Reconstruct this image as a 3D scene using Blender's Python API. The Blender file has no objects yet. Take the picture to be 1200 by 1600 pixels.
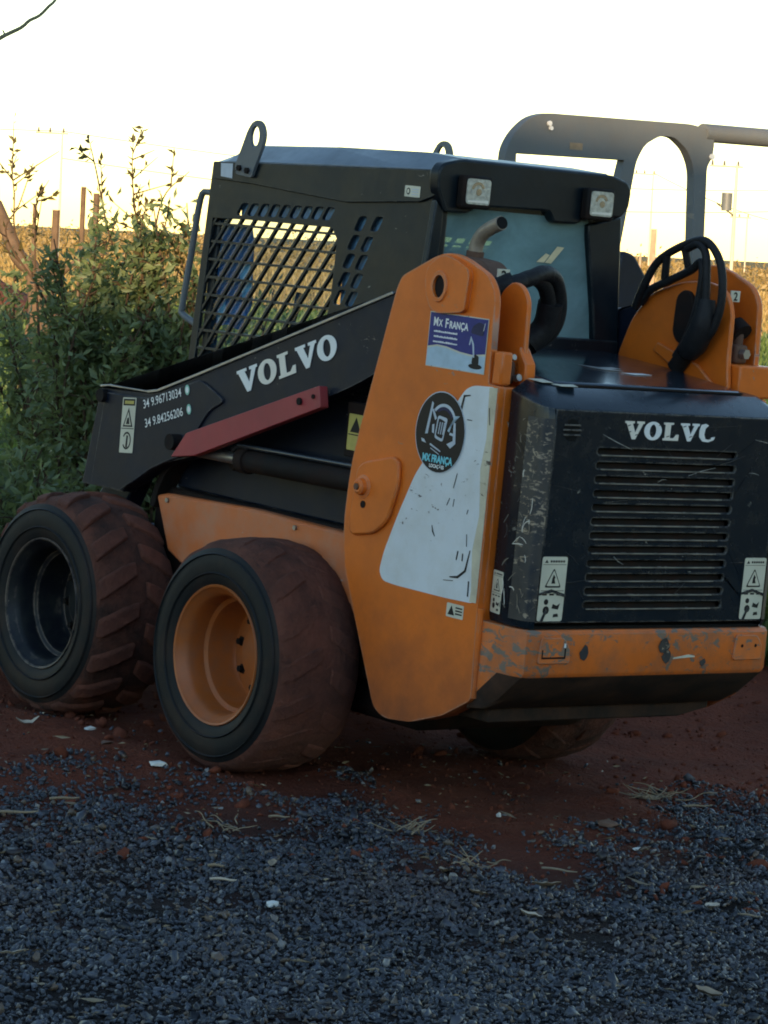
import bpy, bmesh, math, random
import numpy as np
from mathutils import Matrix, Vector, noise as mnoise

random.seed(7)
rng = np.random.default_rng(7)
sc = bpy.context.scene
COL = sc.collection
PI = math.pi

# ------------------------------------------------------------------ camera
cam_d = bpy.data.cameras.new('camera')
cam = bpy.data.objects.new('camera', cam_d)
COL.objects.link(cam)
cam_d.sensor_fit = 'VERTICAL'
cam_d.sensor_height = 36.0
cam_d.sensor_width = 27.0
cam_d.lens = 113.3
cam_d.clip_start = 0.1
cam_d.clip_end = 4000.0
cam.matrix_world = Matrix((
    (-0.62358, 0.09650, -0.77578, -9.0071),
    (-0.78017, -0.01365, 0.62542, 7.3328),
    (0.04976, 0.99524, 0.08380, 1.8910),
    (0, 0, 0, 1)))
sc.camera = cam

# ------------------------------------------------------------------ sky, sun, exposure
SUN_AZ = math.radians(317.0)     # clockwise from +Y: low behind the photographer
SUN_EL = math.radians(6.0)
world = bpy.data.worlds.new('World')
sc.world = world
world.use_nodes = True
wn = world.node_tree
sky = wn.nodes.new('ShaderNodeTexSky')
sky.sky_type = 'NISHITA'
sky.sun_disc = False
sky.sun_elevation = SUN_EL
sky.sun_rotation = SUN_AZ
sky.air_density = 0.92
sky.dust_density = 0.05
sky.ozone_density = 1.35
wn.links.new(sky.outputs[0], wn.nodes['Background'].inputs[0])
wn.nodes['Background'].inputs[1].default_value = 0.15
sun_d = bpy.data.lights.new('sun', 'SUN')
sun_d.energy = 3.0
sun_d.angle = math.radians(0.6)
sun_d.color = (1.0, 0.70, 0.38)
sun = bpy.data.objects.new('sun', sun_d)
COL.objects.link(sun)
sd = Vector((math.sin(SUN_AZ) * math.cos(SUN_EL), math.cos(SUN_AZ) * math.cos(SUN_EL), math.sin(SUN_EL)))
sun.rotation_euler = sd.to_track_quat('Z', 'Y').to_euler()
sun.location = (0, 0, 30)
sc.view_settings.view_transform = 'Standard'
sc.view_settings.look = 'None'
sc.view_settings.gamma = 1.0
sc.view_settings.exposure = 1.65
sc.cycles.use_denoising = True
sc.cycles.max_bounces = 8
sc.cycles.transparent_max_bounces = 24
sc.cycles.filter_width = 1.9

# ------------------------------------------------------------------ node helpers / materials
def mat_new(name):
    m = bpy.data.materials.new(name)
    m.use_nodes = True
    return m, m.node_tree, m.node_tree.nodes['Principled BSDF']

def ramp(nt, fac, p0, p1, c0=(0, 0, 0, 1), c1=(1, 1, 1, 1)):
    r = nt.nodes.new('ShaderNodeValToRGB')
    r.color_ramp.elements[0].position = p0
    r.color_ramp.elements[1].position = p1
    r.color_ramp.elements[0].color = c0
    r.color_ramp.elements[1].color = c1
    nt.links.new(fac, r.inputs[0])
    return r.outputs[0]

def tex_noise(nt, vec, scale, detail=4, rough=0.55, dist=0.0):
    n = nt.nodes.new('ShaderNodeTexNoise')
    n.inputs['Scale'].default_value = scale
    n.inputs['Detail'].default_value = detail
    n.inputs['Roughness'].default_value = rough
    n.inputs['Distortion'].default_value = dist
    if vec is not None:
        nt.links.new(vec, n.inputs['Vector'])
    return n.outputs['Fac']

def mixc(nt, fac, a, b):
    m = nt.nodes.new('ShaderNodeMix')
    m.data_type = 'RGBA'
    for sock, v in ((m.inputs[0], fac), (m.inputs[6], a), (m.inputs[7], b)):
        if isinstance(v, (int, float)):
            sock.default_value = v
        elif isinstance(v, tuple):
            sock.default_value = (v[0], v[1], v[2], 1)
        else:
            nt.links.new(v, sock)
    return m.outputs[2]

def mathn(nt, op, a, b=0.0):
    m = nt.nodes.new('ShaderNodeMath')
    m.operation = op
    for sock, v in ((m.inputs[0], a), (m.inputs[1], b)):
        if isinstance(v, (int, float)):
            sock.default_value = v
        else:
            nt.links.new(v, sock)
    return m.outputs[0]

def mapped(nt, scale=(1, 1, 1), rot=(0, 0, 0)):
    tc = nt.nodes.new('ShaderNodeTexCoord')
    mp = nt.nodes.new('ShaderNodeMapping')
    mp.inputs['Scale'].default_value = scale
    mp.inputs['Rotation'].default_value = rot
    nt.links.new(tc.outputs['Object'], mp.inputs['Vector'])
    return mp.outputs['Vector']

def bump(nt, b, h, strength, dist=0.01):
    n = nt.nodes.new('ShaderNodeBump')
    n.inputs['Strength'].default_value = strength
    n.inputs['Distance'].default_value = dist
    nt.links.new(h, n.inputs['Height'])
    nt.links.new(n.outputs[0], b.inputs['Normal'])

def paint(name, col, rough=0.4, dirt=(0.16, 0.06, 0.035), damt=0.5, chip=0.0, chipcol=(0.3, 0.28, 0.25),
          vary=0.25, coat=0.0, metal=0.0, scale=6.0, low=None, spec=0.5, cscale=19, edge=0.0, edgecol=(0.2, 0.13, 0.09)):
    """worn paint: tone drift, dust film in patches (heavier below height low), chips and scratches"""
    m, nt, b = mat_new(name)
    v = mapped(nt)
    n1 = tex_noise(nt, v, scale * 0.5, 5)
    c2 = tuple(max(0, c * (1 - vary)) for c in col)
    base = mixc(nt, ramp(nt, n1, 0.3, 0.7), col, c2)
    n2 = tex_noise(nt, v, scale * 1.4, 8, 0.68)
    dm = ramp(nt, n2, 0.42, 0.75)
    if low is not None:
        sx = nt.nodes.new('ShaderNodeSeparateXYZ')
        nt.links.new(v, sx.inputs[0])
        hgt = mathn(nt, 'MULTIPLY', mathn(nt, 'SUBTRACT', low[0], sx.outputs[2]), 1.0 / low[1])
        hgt = mathn(nt, 'ADD', hgt, mathn(nt, 'MULTIPLY', mathn(nt, 'SUBTRACT', n2, 0.5), 1.3))
        cl = nt.nodes.new('ShaderNodeClamp')
        nt.links.new(hgt, cl.inputs[0])
        dm = mathn(nt, 'MAXIMUM', mathn(nt, 'MULTIPLY', dm, damt), mathn(nt, 'MULTIPLY', cl.outputs[0], low[2]))
    else:
        dm = mathn(nt, 'MULTIPLY', dm, damt)
    out = mixc(nt, dm, base, dirt)
    rr = mathn(nt, 'ADD', mathn(nt, 'MULTIPLY', dm, 0.4), rough)
    rr = mathn(nt, 'ADD', rr, mathn(nt, 'MULTIPLY', mathn(nt, 'SUBTRACT', tex_noise(nt, v, 26, 3), 0.5), 0.16))
    if chip > 0:
        vs = mapped(nt, (1, 1.3, 2.2))
        n3 = tex_noise(nt, vs, cscale, 9, 0.72, 0.6)
        n4 = tex_noise(nt, v, 2.6, 2)
        cm = ramp(nt, mathn(nt, 'ADD', mathn(nt, 'MULTIPLY', n3, 0.8), mathn(nt, 'MULTIPLY', n4, 0.35)), 0.735 - chip * 0.1, 0.76 - chip * 0.1)
        out = mixc(nt, cm, out, chipcol)
    if edge > 0:
        bv = nt.nodes.new('ShaderNodeBevel'); bv.samples = 4
        bv.inputs['Radius'].default_value = 0.012
        ge = nt.nodes.new('ShaderNodeNewGeometry')
        dt = nt.nodes.new('ShaderNodeVectorMath'); dt.operation = 'DOT_PRODUCT'
        nt.links.new(bv.outputs[0], dt.inputs[0]); nt.links.new(ge.outputs['True Normal'], dt.inputs[1])
        em = mathn(nt, 'SUBTRACT', 1.0, dt.outputs['Value'])
        em = mathn(nt, 'MULTIPLY', em, mathn(nt, 'ADD', ramp(nt, tex_noise(nt, v, 16, 7, 0.7), .42, .62), 0.08))
        em = ramp(nt, em, 0.02, 0.11)
        out = mixc(nt, mathn(nt, 'MULTIPLY', em, edge), out, edgecol)
    nt.links.new(out, b.inputs['Base Color'])
    nt.links.new(rr, b.inputs['Roughness'])
    b.inputs['Specular IOR Level'].default_value = spec
    b.inputs['Metallic'].default_value = metal
    b.inputs['Coat Weight'].default_value = coat
    b.inputs['Coat Roughness'].default_value = 0.12
    bump(nt, b, tex_noise(nt, v, 9, 4), 0.12, 0.01)
    return m

def simple(name, col, rough=0.6, metal=0.0, vary=0.15, scale=30, bmp=0.0, spec=0.22):
    m, nt, b = mat_new(name)
    b.inputs['Specular IOR Level'].default_value = spec
    v = mapped(nt)
    n = tex_noise(nt, v, scale, 5)
    c2 = tuple(max(0, c * (1 - vary * 2)) for c in col)
    c1 = tuple(min(1, c * (1 + vary)) for c in col)
    nt.links.new(mixc(nt, n, c2, c1), b.inputs['Base Color'])
    b.inputs['Roughness'].default_value = rough
    b.inputs['Metallic'].default_value = metal
    if bmp:
        bump(nt, b, n, bmp, 0.01)
    return m

M = {}
RED_DUST = (0.17, 0.062, 0.036)
M['orange'] = paint('orange_paint', (0.74, 0.160, 0.014), 0.38, (0.20, 0.062, 0.025), 0.26, 0.06, (0.25, 0.2, 0.16), 0.18, spec=.32, low=(0.72, 0.46, 0.85), edge=.85, edgecol=(0.42, 0.25, 0.17))
M['orange_scuffed'] = paint('scuffed_orange_paint', (0.72, 0.165, 0.022), 0.45, (0.13, 0.09, 0.06), 0.6, 1.2, (0.17, 0.13, 0.10), 0.25, cscale=15, edge=1.0, edgecol=(0.2, 0.16, 0.12))
M['orange_dusty'] = paint('dusty_orange_paint', (0.60, 0.155, 0.04), 0.55, (0.45, 0.24, 0.15), 0.7, 0.2, (0.4, 0.3, 0.25), 0.2)
M['black'] = paint('black_blue_paint', (0.018, 0.025, 0.036), 0.3, (0.06, 0.055, 0.05), 0.3, 0.0, (0.2, 0.19, 0.17), 0.3, coat=0.3)
M['hood_black'] = paint('scratched_black_paint', (0.005, 0.012, 0.020), 0.24, (0.035, 0.035, 0.036), 0.12, 0.10, (0.22, 0.21, 0.18), 0.12, coat=0.12, spec=.3, edge=.8, edgecol=(0.22, 0.2, 0.17))
M['hood_corner'] = paint('scraped_corner_paint', (0.018, 0.025, 0.036), 0.38, (0.085, 0.066, 0.046), 0.8, 0.78, (0.30, 0.24, 0.17), 0.3, cscale=26)
M['cab_black'] = paint('cab_dark_paint', (0.005, 0.011, 0.017), 0.34, (0.02, 0.027, 0.032), 0.35, 0.05, (0.2, 0.19, 0.17), 0.3, scale=3.0, spec=.24, edge=.5, edgecol=(0.12, 0.115, 0.1))
M['sky_lit_roof'] = paint('dark_roof_sky_sheen', (0.085, 0.115, 0.15), 0.34, (0.10, 0.11, 0.115), 0.35, 0.05, (0.2, 0.2, 0.2), 0.3, scale=3.0, edge=.6, edgecol=(0.2, 0.2, 0.2))  # cab's dark paint lightened: blue sky sheen put into the colour
M['arm_black'] = paint('arm_dark_blue_paint', (0.005, 0.010, 0.024), 0.42, (0.022, 0.026, 0.040), 0.4, 0.08, (0.2, 0.17, 0.15), 0.3, spec=.22, edge=.6, edgecol=(0.14, 0.13, 0.12))
M['under'] = paint('dark_underside', (0.009, 0.008, 0.008), 0.75, (0.045, 0.02, 0.013), 0.6, spec=.2)
M['under_dusty'] = paint('dusty_dark_steel', (0.022, 0.016, 0.013), 0.8, (0.10, 0.05, 0.03), 0.7, spec=.2)
M['interior'] = simple('cab_interior', (0.02, 0.022, 0.026), 0.8)
M['red'] = paint('faded_red_paint', (0.36, 0.035, 0.045), 0.5, (0.2, 0.08, 0.07), 0.4, 0.1)
M['steel'] = paint('bare_steel', (0.36, 0.36, 0.36), 0.35, (0.12, 0.1, 0.08), 0.4, metal=0.8)
M['grey_paint'] = paint('grey_cage_paint', (0.115, 0.13, 0.145), 0.5, (0.15, 0.135, 0.115), 0.35, 0.1, (0.2, 0.18, 0.16), 0.2)
M['rust'] = paint('rusty_steel', (0.13, 0.065, 0.04), 0.75, (0.07, 0.045, 0.035), 0.8)
M['exhaust'] = paint('sooty_exhaust_steel', (0.36, 0.31, 0.25), 0.45, (0.13, 0.085, 0.055), 0.6, metal=0.3)
M['opening_black'] = simple('opening_black', (0.006, 0.006, 0.006), 0.9)  # near black: inner dark of openings put into colour, and exhaust soot
M['hose'] = simple('hose_rubber', (0.014, 0.014, 0.016), 0.55, 0, 0.3, 60, 0.3)
M['white'] = paint('white_decal', (0.66, 0.70, 0.74), 0.4, (0.38, 0.33, 0.22), 0.3, 0.18, (0.05, 0.04, 0.04), 0.08)
M['white_dirty'] = paint('yellowed_white_decal', (0.60, 0.55, 0.41), 0.5, (0.3, 0.2, 0.12), 0.6, 0.3, (0.08, 0.05, 0.04), 0.12)
M['letter'] = paint('letter_white', (0.78, 0.80, 0.80), 0.45, (0.45, 0.42, 0.36), 0.25, 0.0, vary=0.06)
M['letter_cream'] = paint('letter_cream', (0.78, 0.74, 0.66), 0.45, (0.45, 0.4, 0.33), 0.25, 0.0, vary=0.06)
M['label'] = paint('label_paper', (0.62, 0.60, 0.48), 0.5, (0.36, 0.32, 0.24), 0.4, 0.1, (0.1, 0.09, 0.08), 0.1)
M['label_yellow'] = simple('label_yellow', (0.5, 0.42, 0.12), 0.5)
M['ink'] = simple('label_ink', (0.012, 0.012, 0.014), 0.5)
M['blue_print'] = simple('blue_print', (0.028, 0.034, 0.20), 0.4)
M['pale_blue'] = simple('pale_blue_print', (0.42, 0.55, 0.66), 0.45)
M['cyan_print'] = simple('cyan_print', (0.2, 0.62, 0.72), 0.45)
M['silver_print'] = simple('silver_print', (0.5, 0.56, 0.64), 0.4)
M['navy_print'] = simple('navy_print', (0.015, 0.02, 0.075), 0.4)
M['decal_black'] = simple('decal_black', (0.010, 0.010, 0.014), 0.4)
M['green_print'] = simple('green_print', (0.3, 0.6, 0.5), 0.5)
M['lamp_lens'] = simple('lamp_lens', (0.56, 0.54, 0.46), 0.12, 0.0, 0.4, 55, 0.5, .5)
M['worn_lip'] = paint('rubbed_bare_edge', (0.30, 0.26, 0.20), 0.5, (0.03, 0.03, 0.03), 0.9, 0.5, (0.02, 0.02, 0.02), 0.3, scale=9)
M['lamp_reflector'] = simple('lamp_reflector', (0.42, 0.38, 0.30), 0.2, 0.6)
M['seat'] = simple('seat_vinyl', (0.03, 0.032, 0.036), 0.55)
M['blue_fill'] = simple('blue_backing', (0.20, 0.42, 0.70), 0.3, 0, 0.4, 9, .5)
M['blue_dark'] = simple('dark_blue_backing', (0.06, 0.21, 0.44), 0.3, 0, 0.4, 9, .5)
M['cyan_fill'] = simple('pale_cyan_backing', (0.42, 0.82, 0.9), 0.4)
M['reflection_patch'] = simple('cream_reflection', (0.7, 0.6, 0.38), 0.7)
M['wood'] = simple('post_wood', (0.15, 0.10, 0.065), 0.9, 0, 0.35, 14, 0.4)
M['pale_wood'] = simple('dry_pale_wood', (0.42, 0.3, 0.21), 0.9, 0, 0.3, 10, 0.4)
M['concrete'] = simple('pole_concrete', (0.62, 0.55, 0.42), 0.9, 0, 0.15, 3)
M['wire'] = simple('wire', (0.10, 0.09, 0.08), 0.6)
M['bark'] = simple('twig_bark', (0.085, 0.055, 0.035), 0.9, 0, 0.3, 30)
M['bark_grey'] = simple('branch_bark', (0.22, 0.20, 0.13), 0.9, 0, 0.3, 30)
M['rim_orange'] = paint('rim_orange_paint', (0.40, 0.105, 0.018), 0.45, (0.20, 0.1, 0.06), 0.5, 0.1, (0.2, 0.12, 0.1), 0.2, scale=12)
M['rim_dark'] = paint('rim_dark_paint', (0.008, 0.010, 0.016), 0.42, (0.05, 0.06, 0.04), 0.3, 0.15, (0.3, 0.26, 0.22), 0.2, scale=12, spec=.25, edge=.9, edgecol=(0.26, 0.2, 0.16))

def tyre_mats():
    m, nt, b = mat_new('tyre_sidewall_rubber')
    v = mapped(nt)
    n = tex_noise(nt, v, 8, 6)
    nt.links.new(mixc(nt, ramp(nt, n, 0.45, 0.8), (0.007, 0.009, 0.011), (0.030, 0.019, 0.015)), b.inputs['Base Color'])
    b.inputs['Roughness'].default_value = 0.6
    b.inputs['Specular IOR Level'].default_value = .22
    bump(nt, b, tex_noise(nt, v, 45, 3), 0.2, 0.004)
    M['sidewall'] = m
    m, nt, b = mat_new('muddy_tread_rubber')
    v = mapped(nt)
    n = tex_noise(nt, v, 7, 8, 0.65)
    nt.links.new(mixc(nt, ramp(nt, n, 0.28, 0.66), (0.058, 0.021, 0.014), (0.21, 0.068, 0.041)), b.inputs['Base Color'])
    b.inputs['Roughness'].default_value = 0.95
    bump(nt, b, tex_noise(nt, v, 24, 8, 0.75), 1.0, 0.03)
    M['tread'] = m
    m, nt, b = mat_new('groove_mud_and_shade')
    v = mapped(nt)
    n = tex_noise(nt, v, 9, 8, 0.65)
    nt.links.new(mixc(nt, ramp(nt, n, 0.35, 0.7), (0.034, 0.014, 0.009), (0.15, 0.050, 0.030)), b.inputs['Base Color'])
    b.inputs['Roughness'].default_value = 0.95
    bump(nt, b, tex_noise(nt, v, 30, 7, 0.7), 1.0, 0.02)
    M['groove_shade_tread'] = m  # packed groove mud; its dark tone also shades the far wheels
tyre_mats()

def glass_mat(name, tint, film, famt, gl=0.06):
    m, nt, b = mat_new(name)
    nt.nodes.remove(b)
    tr = nt.nodes.new('ShaderNodeBsdfTransparent')
    tr.inputs[0].default_value = (*tint, 1)
    gl_ = nt.nodes.new('ShaderNodeBsdfGlossy')
    gl_.inputs['Roughness'].default_value = gl
    df = nt.nodes.new('ShaderNodeBsdfDiffuse')
    v = mapped(nt)
    n = ramp(nt, tex_noise(nt, v, 2.6, 7, 0.62, .6), .3, .7)
    nt.links.new(mixc(nt, n, tuple(c * 0.55 for c in film), tuple(min(1, c * 1.35) for c in film)), df.inputs[0])
    m1 = nt.nodes.new('ShaderNodeMixShader')
    m1.inputs[0].default_value = famt
    nt.links.new(tr.outputs[0], m1.inputs[1])
    nt.links.new(df.outputs[0], m1.inputs[2])
    lw = nt.nodes.new('ShaderNodeLayerWeight')
    lw.inputs[0].default_value = 0.5
    m2 = nt.nodes.new('ShaderNodeMixShader')
    nt.links.new(mathn(nt, 'ADD', mathn(nt, 'MULTIPLY', mathn(nt, 'POWER', lw.outputs['Facing'], 4.0), 0.6), 0.025), m2.inputs[0])
    nt.links.new(m1.outputs[0], m2.inputs[1])
    nt.links.new(gl_.outputs[0], m2.inputs[2])
    nt.links.new(m2.outputs[0], nt.nodes['Material Output'].inputs[0])
    return m
M['rear_glass'] = glass_mat('teal_rear_glass', (0.40, 0.62, 0.65), (0.25, 0.39, 0.41), 0.62)
M['side_glass'] = glass_mat('blue_side_pane', (0.78, 0.86, 0.95), (0.1, 0.25, 0.42), 0.06)

def leaf_mat(name, c1, c2, tr=0.35):
    m, nt, b = mat_new(name)
    g = nt.nodes.new('ShaderNodeNewGeometry')
    col = mixc(nt, g.outputs['Random Per Island'], c1, c2)
    nt.links.new(col, b.inputs['Base Color'])
    b.inputs['Roughness'].default_value = 0.5
    tl = nt.nodes.new('ShaderNodeBsdfTranslucent')
    nt.links.new(mixc(nt, 0.5, col, (min(1, c2[0] * 2.2), min(1, c2[1] * 1.9), c2[2])), tl.inputs[0])
    mx = nt.nodes.new('ShaderNodeMixShader')
    mx.inputs[0].default_value = tr
    nt.links.new(b.outputs[0], mx.inputs[1])
    nt.links.new(tl.outputs[0], mx.inputs[2])
    nt.links.new(mx.outputs[0], nt.nodes['Material Output'].inputs[0])
    return m
M['leaf'] = leaf_mat('shrub_leaf', (0.05, 0.085, 0.034), (0.17, 0.215, 0.10))
M['leaf_brown'] = leaf_mat('dry_shoot_leaf', (0.06, 0.045, 0.018), (0.12, 0.10, 0.035))
M['grass_green'] = leaf_mat('green_grass', (0.05, 0.095, 0.02), (0.13, 0.18, 0.05))
M['grass_dry'] = leaf_mat('dry_grass', (0.24, 0.15, 0.05), (0.42, 0.29, 0.11))
M['scrub'] = leaf_mat('far_scrub_leaf', (0.20, 0.135, 0.045), (0.32, 0.22, 0.085), 0.2)
M['dry_leaf'] = simple('dry_leaf', (0.36, 0.28, 0.20), 0.8, 0, 0.3, 20)
M['pale_leaf'] = simple('pale_dry_leaf', (0.55, 0.47, 0.37), 0.8, 0, 0.25, 25)
M['litter'] = simple('white_scrap', (0.68, 0.68, 0.64), 0.7, 0, 0.1, 25)
M['straw'] = simple('dry_straw', (0.30, 0.235, 0.16), 0.85, 0, 0.25, 25)
M['clod'] = simple('dried_clod', (0.22, 0.14, 0.105), 0.95, 0, 0.25, 20, 0.5)
M['mound_soil'] = simple('mound_soil', (0.13, 0.048, 0.032), 0.95, 0, 0.35, 3, 0.6)
M['clods_red'] = simple('red_soil_crumb', (0.15, 0.043, 0.024), 0.95, 0, 0.3, 20, 0.5)

def gravel_mat():
    m, nt, b = mat_new('grey_gravel')
    g = nt.nodes.new('ShaderNodeNewGeometry')
    col = ramp(nt, g.outputs['Random Per Island'], 0.0, 1.0, (0.003, 0.004, 0.007, 1), (0.062, 0.070, 0.092, 1))
    wn_ = nt.nodes.new('ShaderNodeTexWhiteNoise'); wn_.noise_dimensions = '1D'
    nt.links.new(g.outputs['Random Per Island'], wn_.inputs['W'])
    col = mixc(nt, ramp(nt, wn_.outputs['Value'], .90, .91), col, (0.11, 0.078, 0.055))
    col = mixc(nt, ramp(nt, wn_.outputs['Value'], .968, .97), col, (0.20, 0.19, 0.18))
    v = mapped(nt)
    dm = ramp(nt, tex_noise(nt, v, 1.3, 6, 0.65), 0.5, 0.72)
    out = mixc(nt, mathn(nt, 'MULTIPLY', dm, 0.55), col, (0.075, 0.042, 0.03))
    nt.links.new(out, b.inputs['Base Color'])
    b.inputs['Roughness'].default_value = 0.42
    M['gravel'] = m
gravel_mat()

def ground_mat():
    m, nt, b = mat_new('ground_soil')
    v = mapped(nt)
    at = nt.nodes.new('ShaderNodeAttribute'); at.attribute_name = 'gravel_mask'
    af = nt.nodes.new('ShaderNodeAttribute'); af.attribute_name = 'field_mask'
    n1 = tex_noise(nt, v, 2.2, 8, 0.62)
    n2 = tex_noise(nt, v, 26, 6, 0.6)
    soil = mixc(nt, ramp(nt, n1, 0.3, 0.72), (0.115, 0.029, 0.015), (0.27, 0.072, 0.037))
    soil = mixc(nt, mathn(nt, 'MULTIPLY', ramp(nt, n2, 0.5, 0.75), 0.4), soil, (0.06, 0.026, 0.018))
    grv = mixc(nt, n2, (0.007, 0.006, 0.007), (0.028, 0.022, 0.021))
    gm = mathn(nt, 'ADD', at.outputs['Fac'], mathn(nt, 'MULTIPLY', mathn(nt, 'SUBTRACT', n1, 0.5), 0.9))
    cl = nt.nodes.new('ShaderNodeClamp'); nt.links.new(gm, cl.inputs[0])
    near = mixc(nt, cl.outputs[0], soil, grv)
    n3 = tex_noise(nt, v, 0.16, 8, 0.6)
    fld = mixc(nt, ramp(nt, n3, 0.38, 0.66), (0.34, 0.215, 0.075), (0.20, 0.165, 0.06))
    fld = mixc(nt, mathn(nt, 'MULTIPLY', tex_noise(nt, v, 3.0, 6, 0.7), 0.5), fld, (0.16, 0.11, 0.045))
    verge = mixc(nt, tex_noise(nt, v, 0.9, 6, 0.65), (0.05, 0.062, 0.02), (0.13, 0.115, 0.045))
    out = mixc(nt, ramp(nt, af.outputs['Fac'], 0.0, 0.5), near, verge)
    out = mixc(nt, ramp(nt, af.outputs['Fac'], 0.5, 1.0), out, fld)
    nt.links.new(out, b.inputs['Base Color'])
    b.inputs['Roughness'].default_value = 0.95
    b.inputs['Specular IOR Level'].default_value = 0.2
    h = mathn(nt, 'ADD', mathn(nt, 'MULTIPLY', n2, 1.2), tex_noise(nt, v, 70, 4, 0.6))
    bump(nt, b, h, 1.0, 0.035)
    M['ground'] = m
ground_mat()

# ------------------------------------------------------------------ geometry helpers
def tag(o, label=None, cat=None, group=None, kind=None):
    if label: o['label'] = label
    if cat: o['category'] = cat
    if group: o['group'] = group
    if kind: o['kind'] = kind
    return o

def mats_of(o, mats):
    for m in (mats if isinstance(mats, (list, tuple)) else [mats]):
        o.data.materials.append(M[m])

def mesh_obj(name, verts, faces, mats, parent=None, smooth=30, idx=None, bevel=0.0, seg=2):
    me = bpy.data.meshes.new(name)
    me.from_pydata([tuple(v) for v in verts], [], [tuple(f) for f in faces])
    o = bpy.data.objects.new(name, me)
    COL.objects.link(o)
    mats_of(o, mats)
    if idx is not None:
        me.polygons.foreach_set('material_index', idx)
    bm = bmesh.new(); bm.from_mesh(me)
    bmesh.ops.recalc_face_normals(bm, faces=bm.faces)
    bm.to_mesh(me); bm.free()
    if smooth:
        me.polygons.foreach_set('use_smooth', [True] * len(me.polygons))
        me.set_sharp_from_angle(angle=math.radians(smooth))
    if bevel:
        md = o.modifiers.new('bevel', 'BEVEL')
        md.width = bevel; md.segments = seg; md.limit_method = 'ANGLE'; md.angle_limit = math.radians(35)
        md.harden_normals = False
    if parent: o.parent = parent
    return o

def empty(name, parent=None):
    o = bpy.data.objects.new(name, None)
    COL.objects.link(o)
    o.empty_display_size = 0.2
    if parent: o.parent = parent
    return o

def ccw(poly):
    a = sum(p[0] * q[1] - q[0] * p[1] for p, q in zip(poly, poly[1:] + poly[:1]))
    return list(poly) if a > 0 else list(reversed(poly))

def rnd(poly, r, seg=4):
    """round the corners of a 2D polygon"""
    out = []
    n = len(poly)
    for i in range(n):
        p0, p1, p2 = Vector(poly[i - 1]), Vector(poly[i]), Vector(poly[(i + 1) % n])
        d0, d2 = p0 - p1, p2 - p1
        rr = r if not isinstance(r, (list, tuple)) else r[i]
        t = min(rr, d0.length * 0.45, d2.length * 0.45)
        a, b = p1 + d0.normalized() * t, p1 + d2.normalized() * t
        for k in range(seg + 1):
            s = k / seg
            out.append(tuple((1 - s) ** 2 * a + 2 * s * (1 - s) * p1 + s * s * b))
    return out

def ell(cx, cy, rx, ry, n=20, a0=0.0):
    return [(cx + rx * math.cos(a0 + 2 * PI * k / n), cy + ry * math.sin(a0 + 2 * PI * k / n)) for k in range(n)]

def to3(p, axis, a):
    if axis == 'y': return (p[0], a, p[1])
    if axis == 'x': return (a, p[0], p[1])
    return (p[0], p[1], a)

def prism(poly, axis, a0, a1, holes=()):
    """solid plate from a 2D outline, optional holes -> verts, faces"""
    if not holes:
        n = len(poly)
        v = [to3(p, axis, a0) for p in poly] + [to3(p, axis, a1) for p in poly]
        f = [tuple(range(n)), tuple(range(2 * n - 1, n - 1, -1))]
        f += [(i, (i + 1) % n, n + (i + 1) % n, n + i) for i in range(n)]
        return v, f
    bm = bmesh.new()
    es = []
    for lp in [poly] + list(holes):
        vs = [bm.verts.new((p[0], p[1], 0)) for p in lp]
        es += [bm.edges.new((vs[i], vs[(i + 1) % len(vs)])) for i in range(len(vs))]
    bmesh.ops.triangle_fill(bm, use_beauty=True, use_dissolve=False, edges=es)
    bm.verts.index_update()
    n = len(bm.verts)
    co = [(q.co.x, q.co.y) for q in bm.verts]
    tri = [tuple(q.index for q in f.verts) for f in bm.faces]
    bd = [(e.verts[0].index, e.verts[1].index) for e in bm.edges if len(e.link_faces) == 1]
    bm.free()
    v = [to3(p, axis, a0) for p in co] + [to3(p, axis, a1) for p in co]
    f = tri + [tuple(i + n for i in reversed(t)) for t in tri] + [(i, j, j + n, i + n) for i, j in bd]
    return v, f

def plate(name, poly, axis, a0, a1, mats, parent, holes=(), bevel=0.004, smooth=30):
    v, f = prism(poly, axis, a0, a1, holes)
    return mesh_obj(name, v, f, mats, parent, smooth, bevel=bevel)

def box_vf(x0, x1, y0, y1, z0, z1):
    v = [(x, y, z) for x in (x0, x1) for y in (y0, y1) for z in (z0, z1)]
    f = [(0, 1, 3, 2), (4, 6, 7, 5), (0, 4, 5, 1), (2, 3, 7, 6), (0, 2, 6, 4), (1, 5, 7, 3)]
    return v, f

def box(name, b, mats, parent, bevel=0.006):
    v, f = box_vf(*b)
    return mesh_obj(name, v, f, mats, parent, 30, bevel=bevel)

def join_vf(*parts):
    V, F = [], []
    for v, f in parts:
        o = len(V); V += list(v); F += [tuple(i + o for i in q) for q in f]
    return V, F

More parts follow.
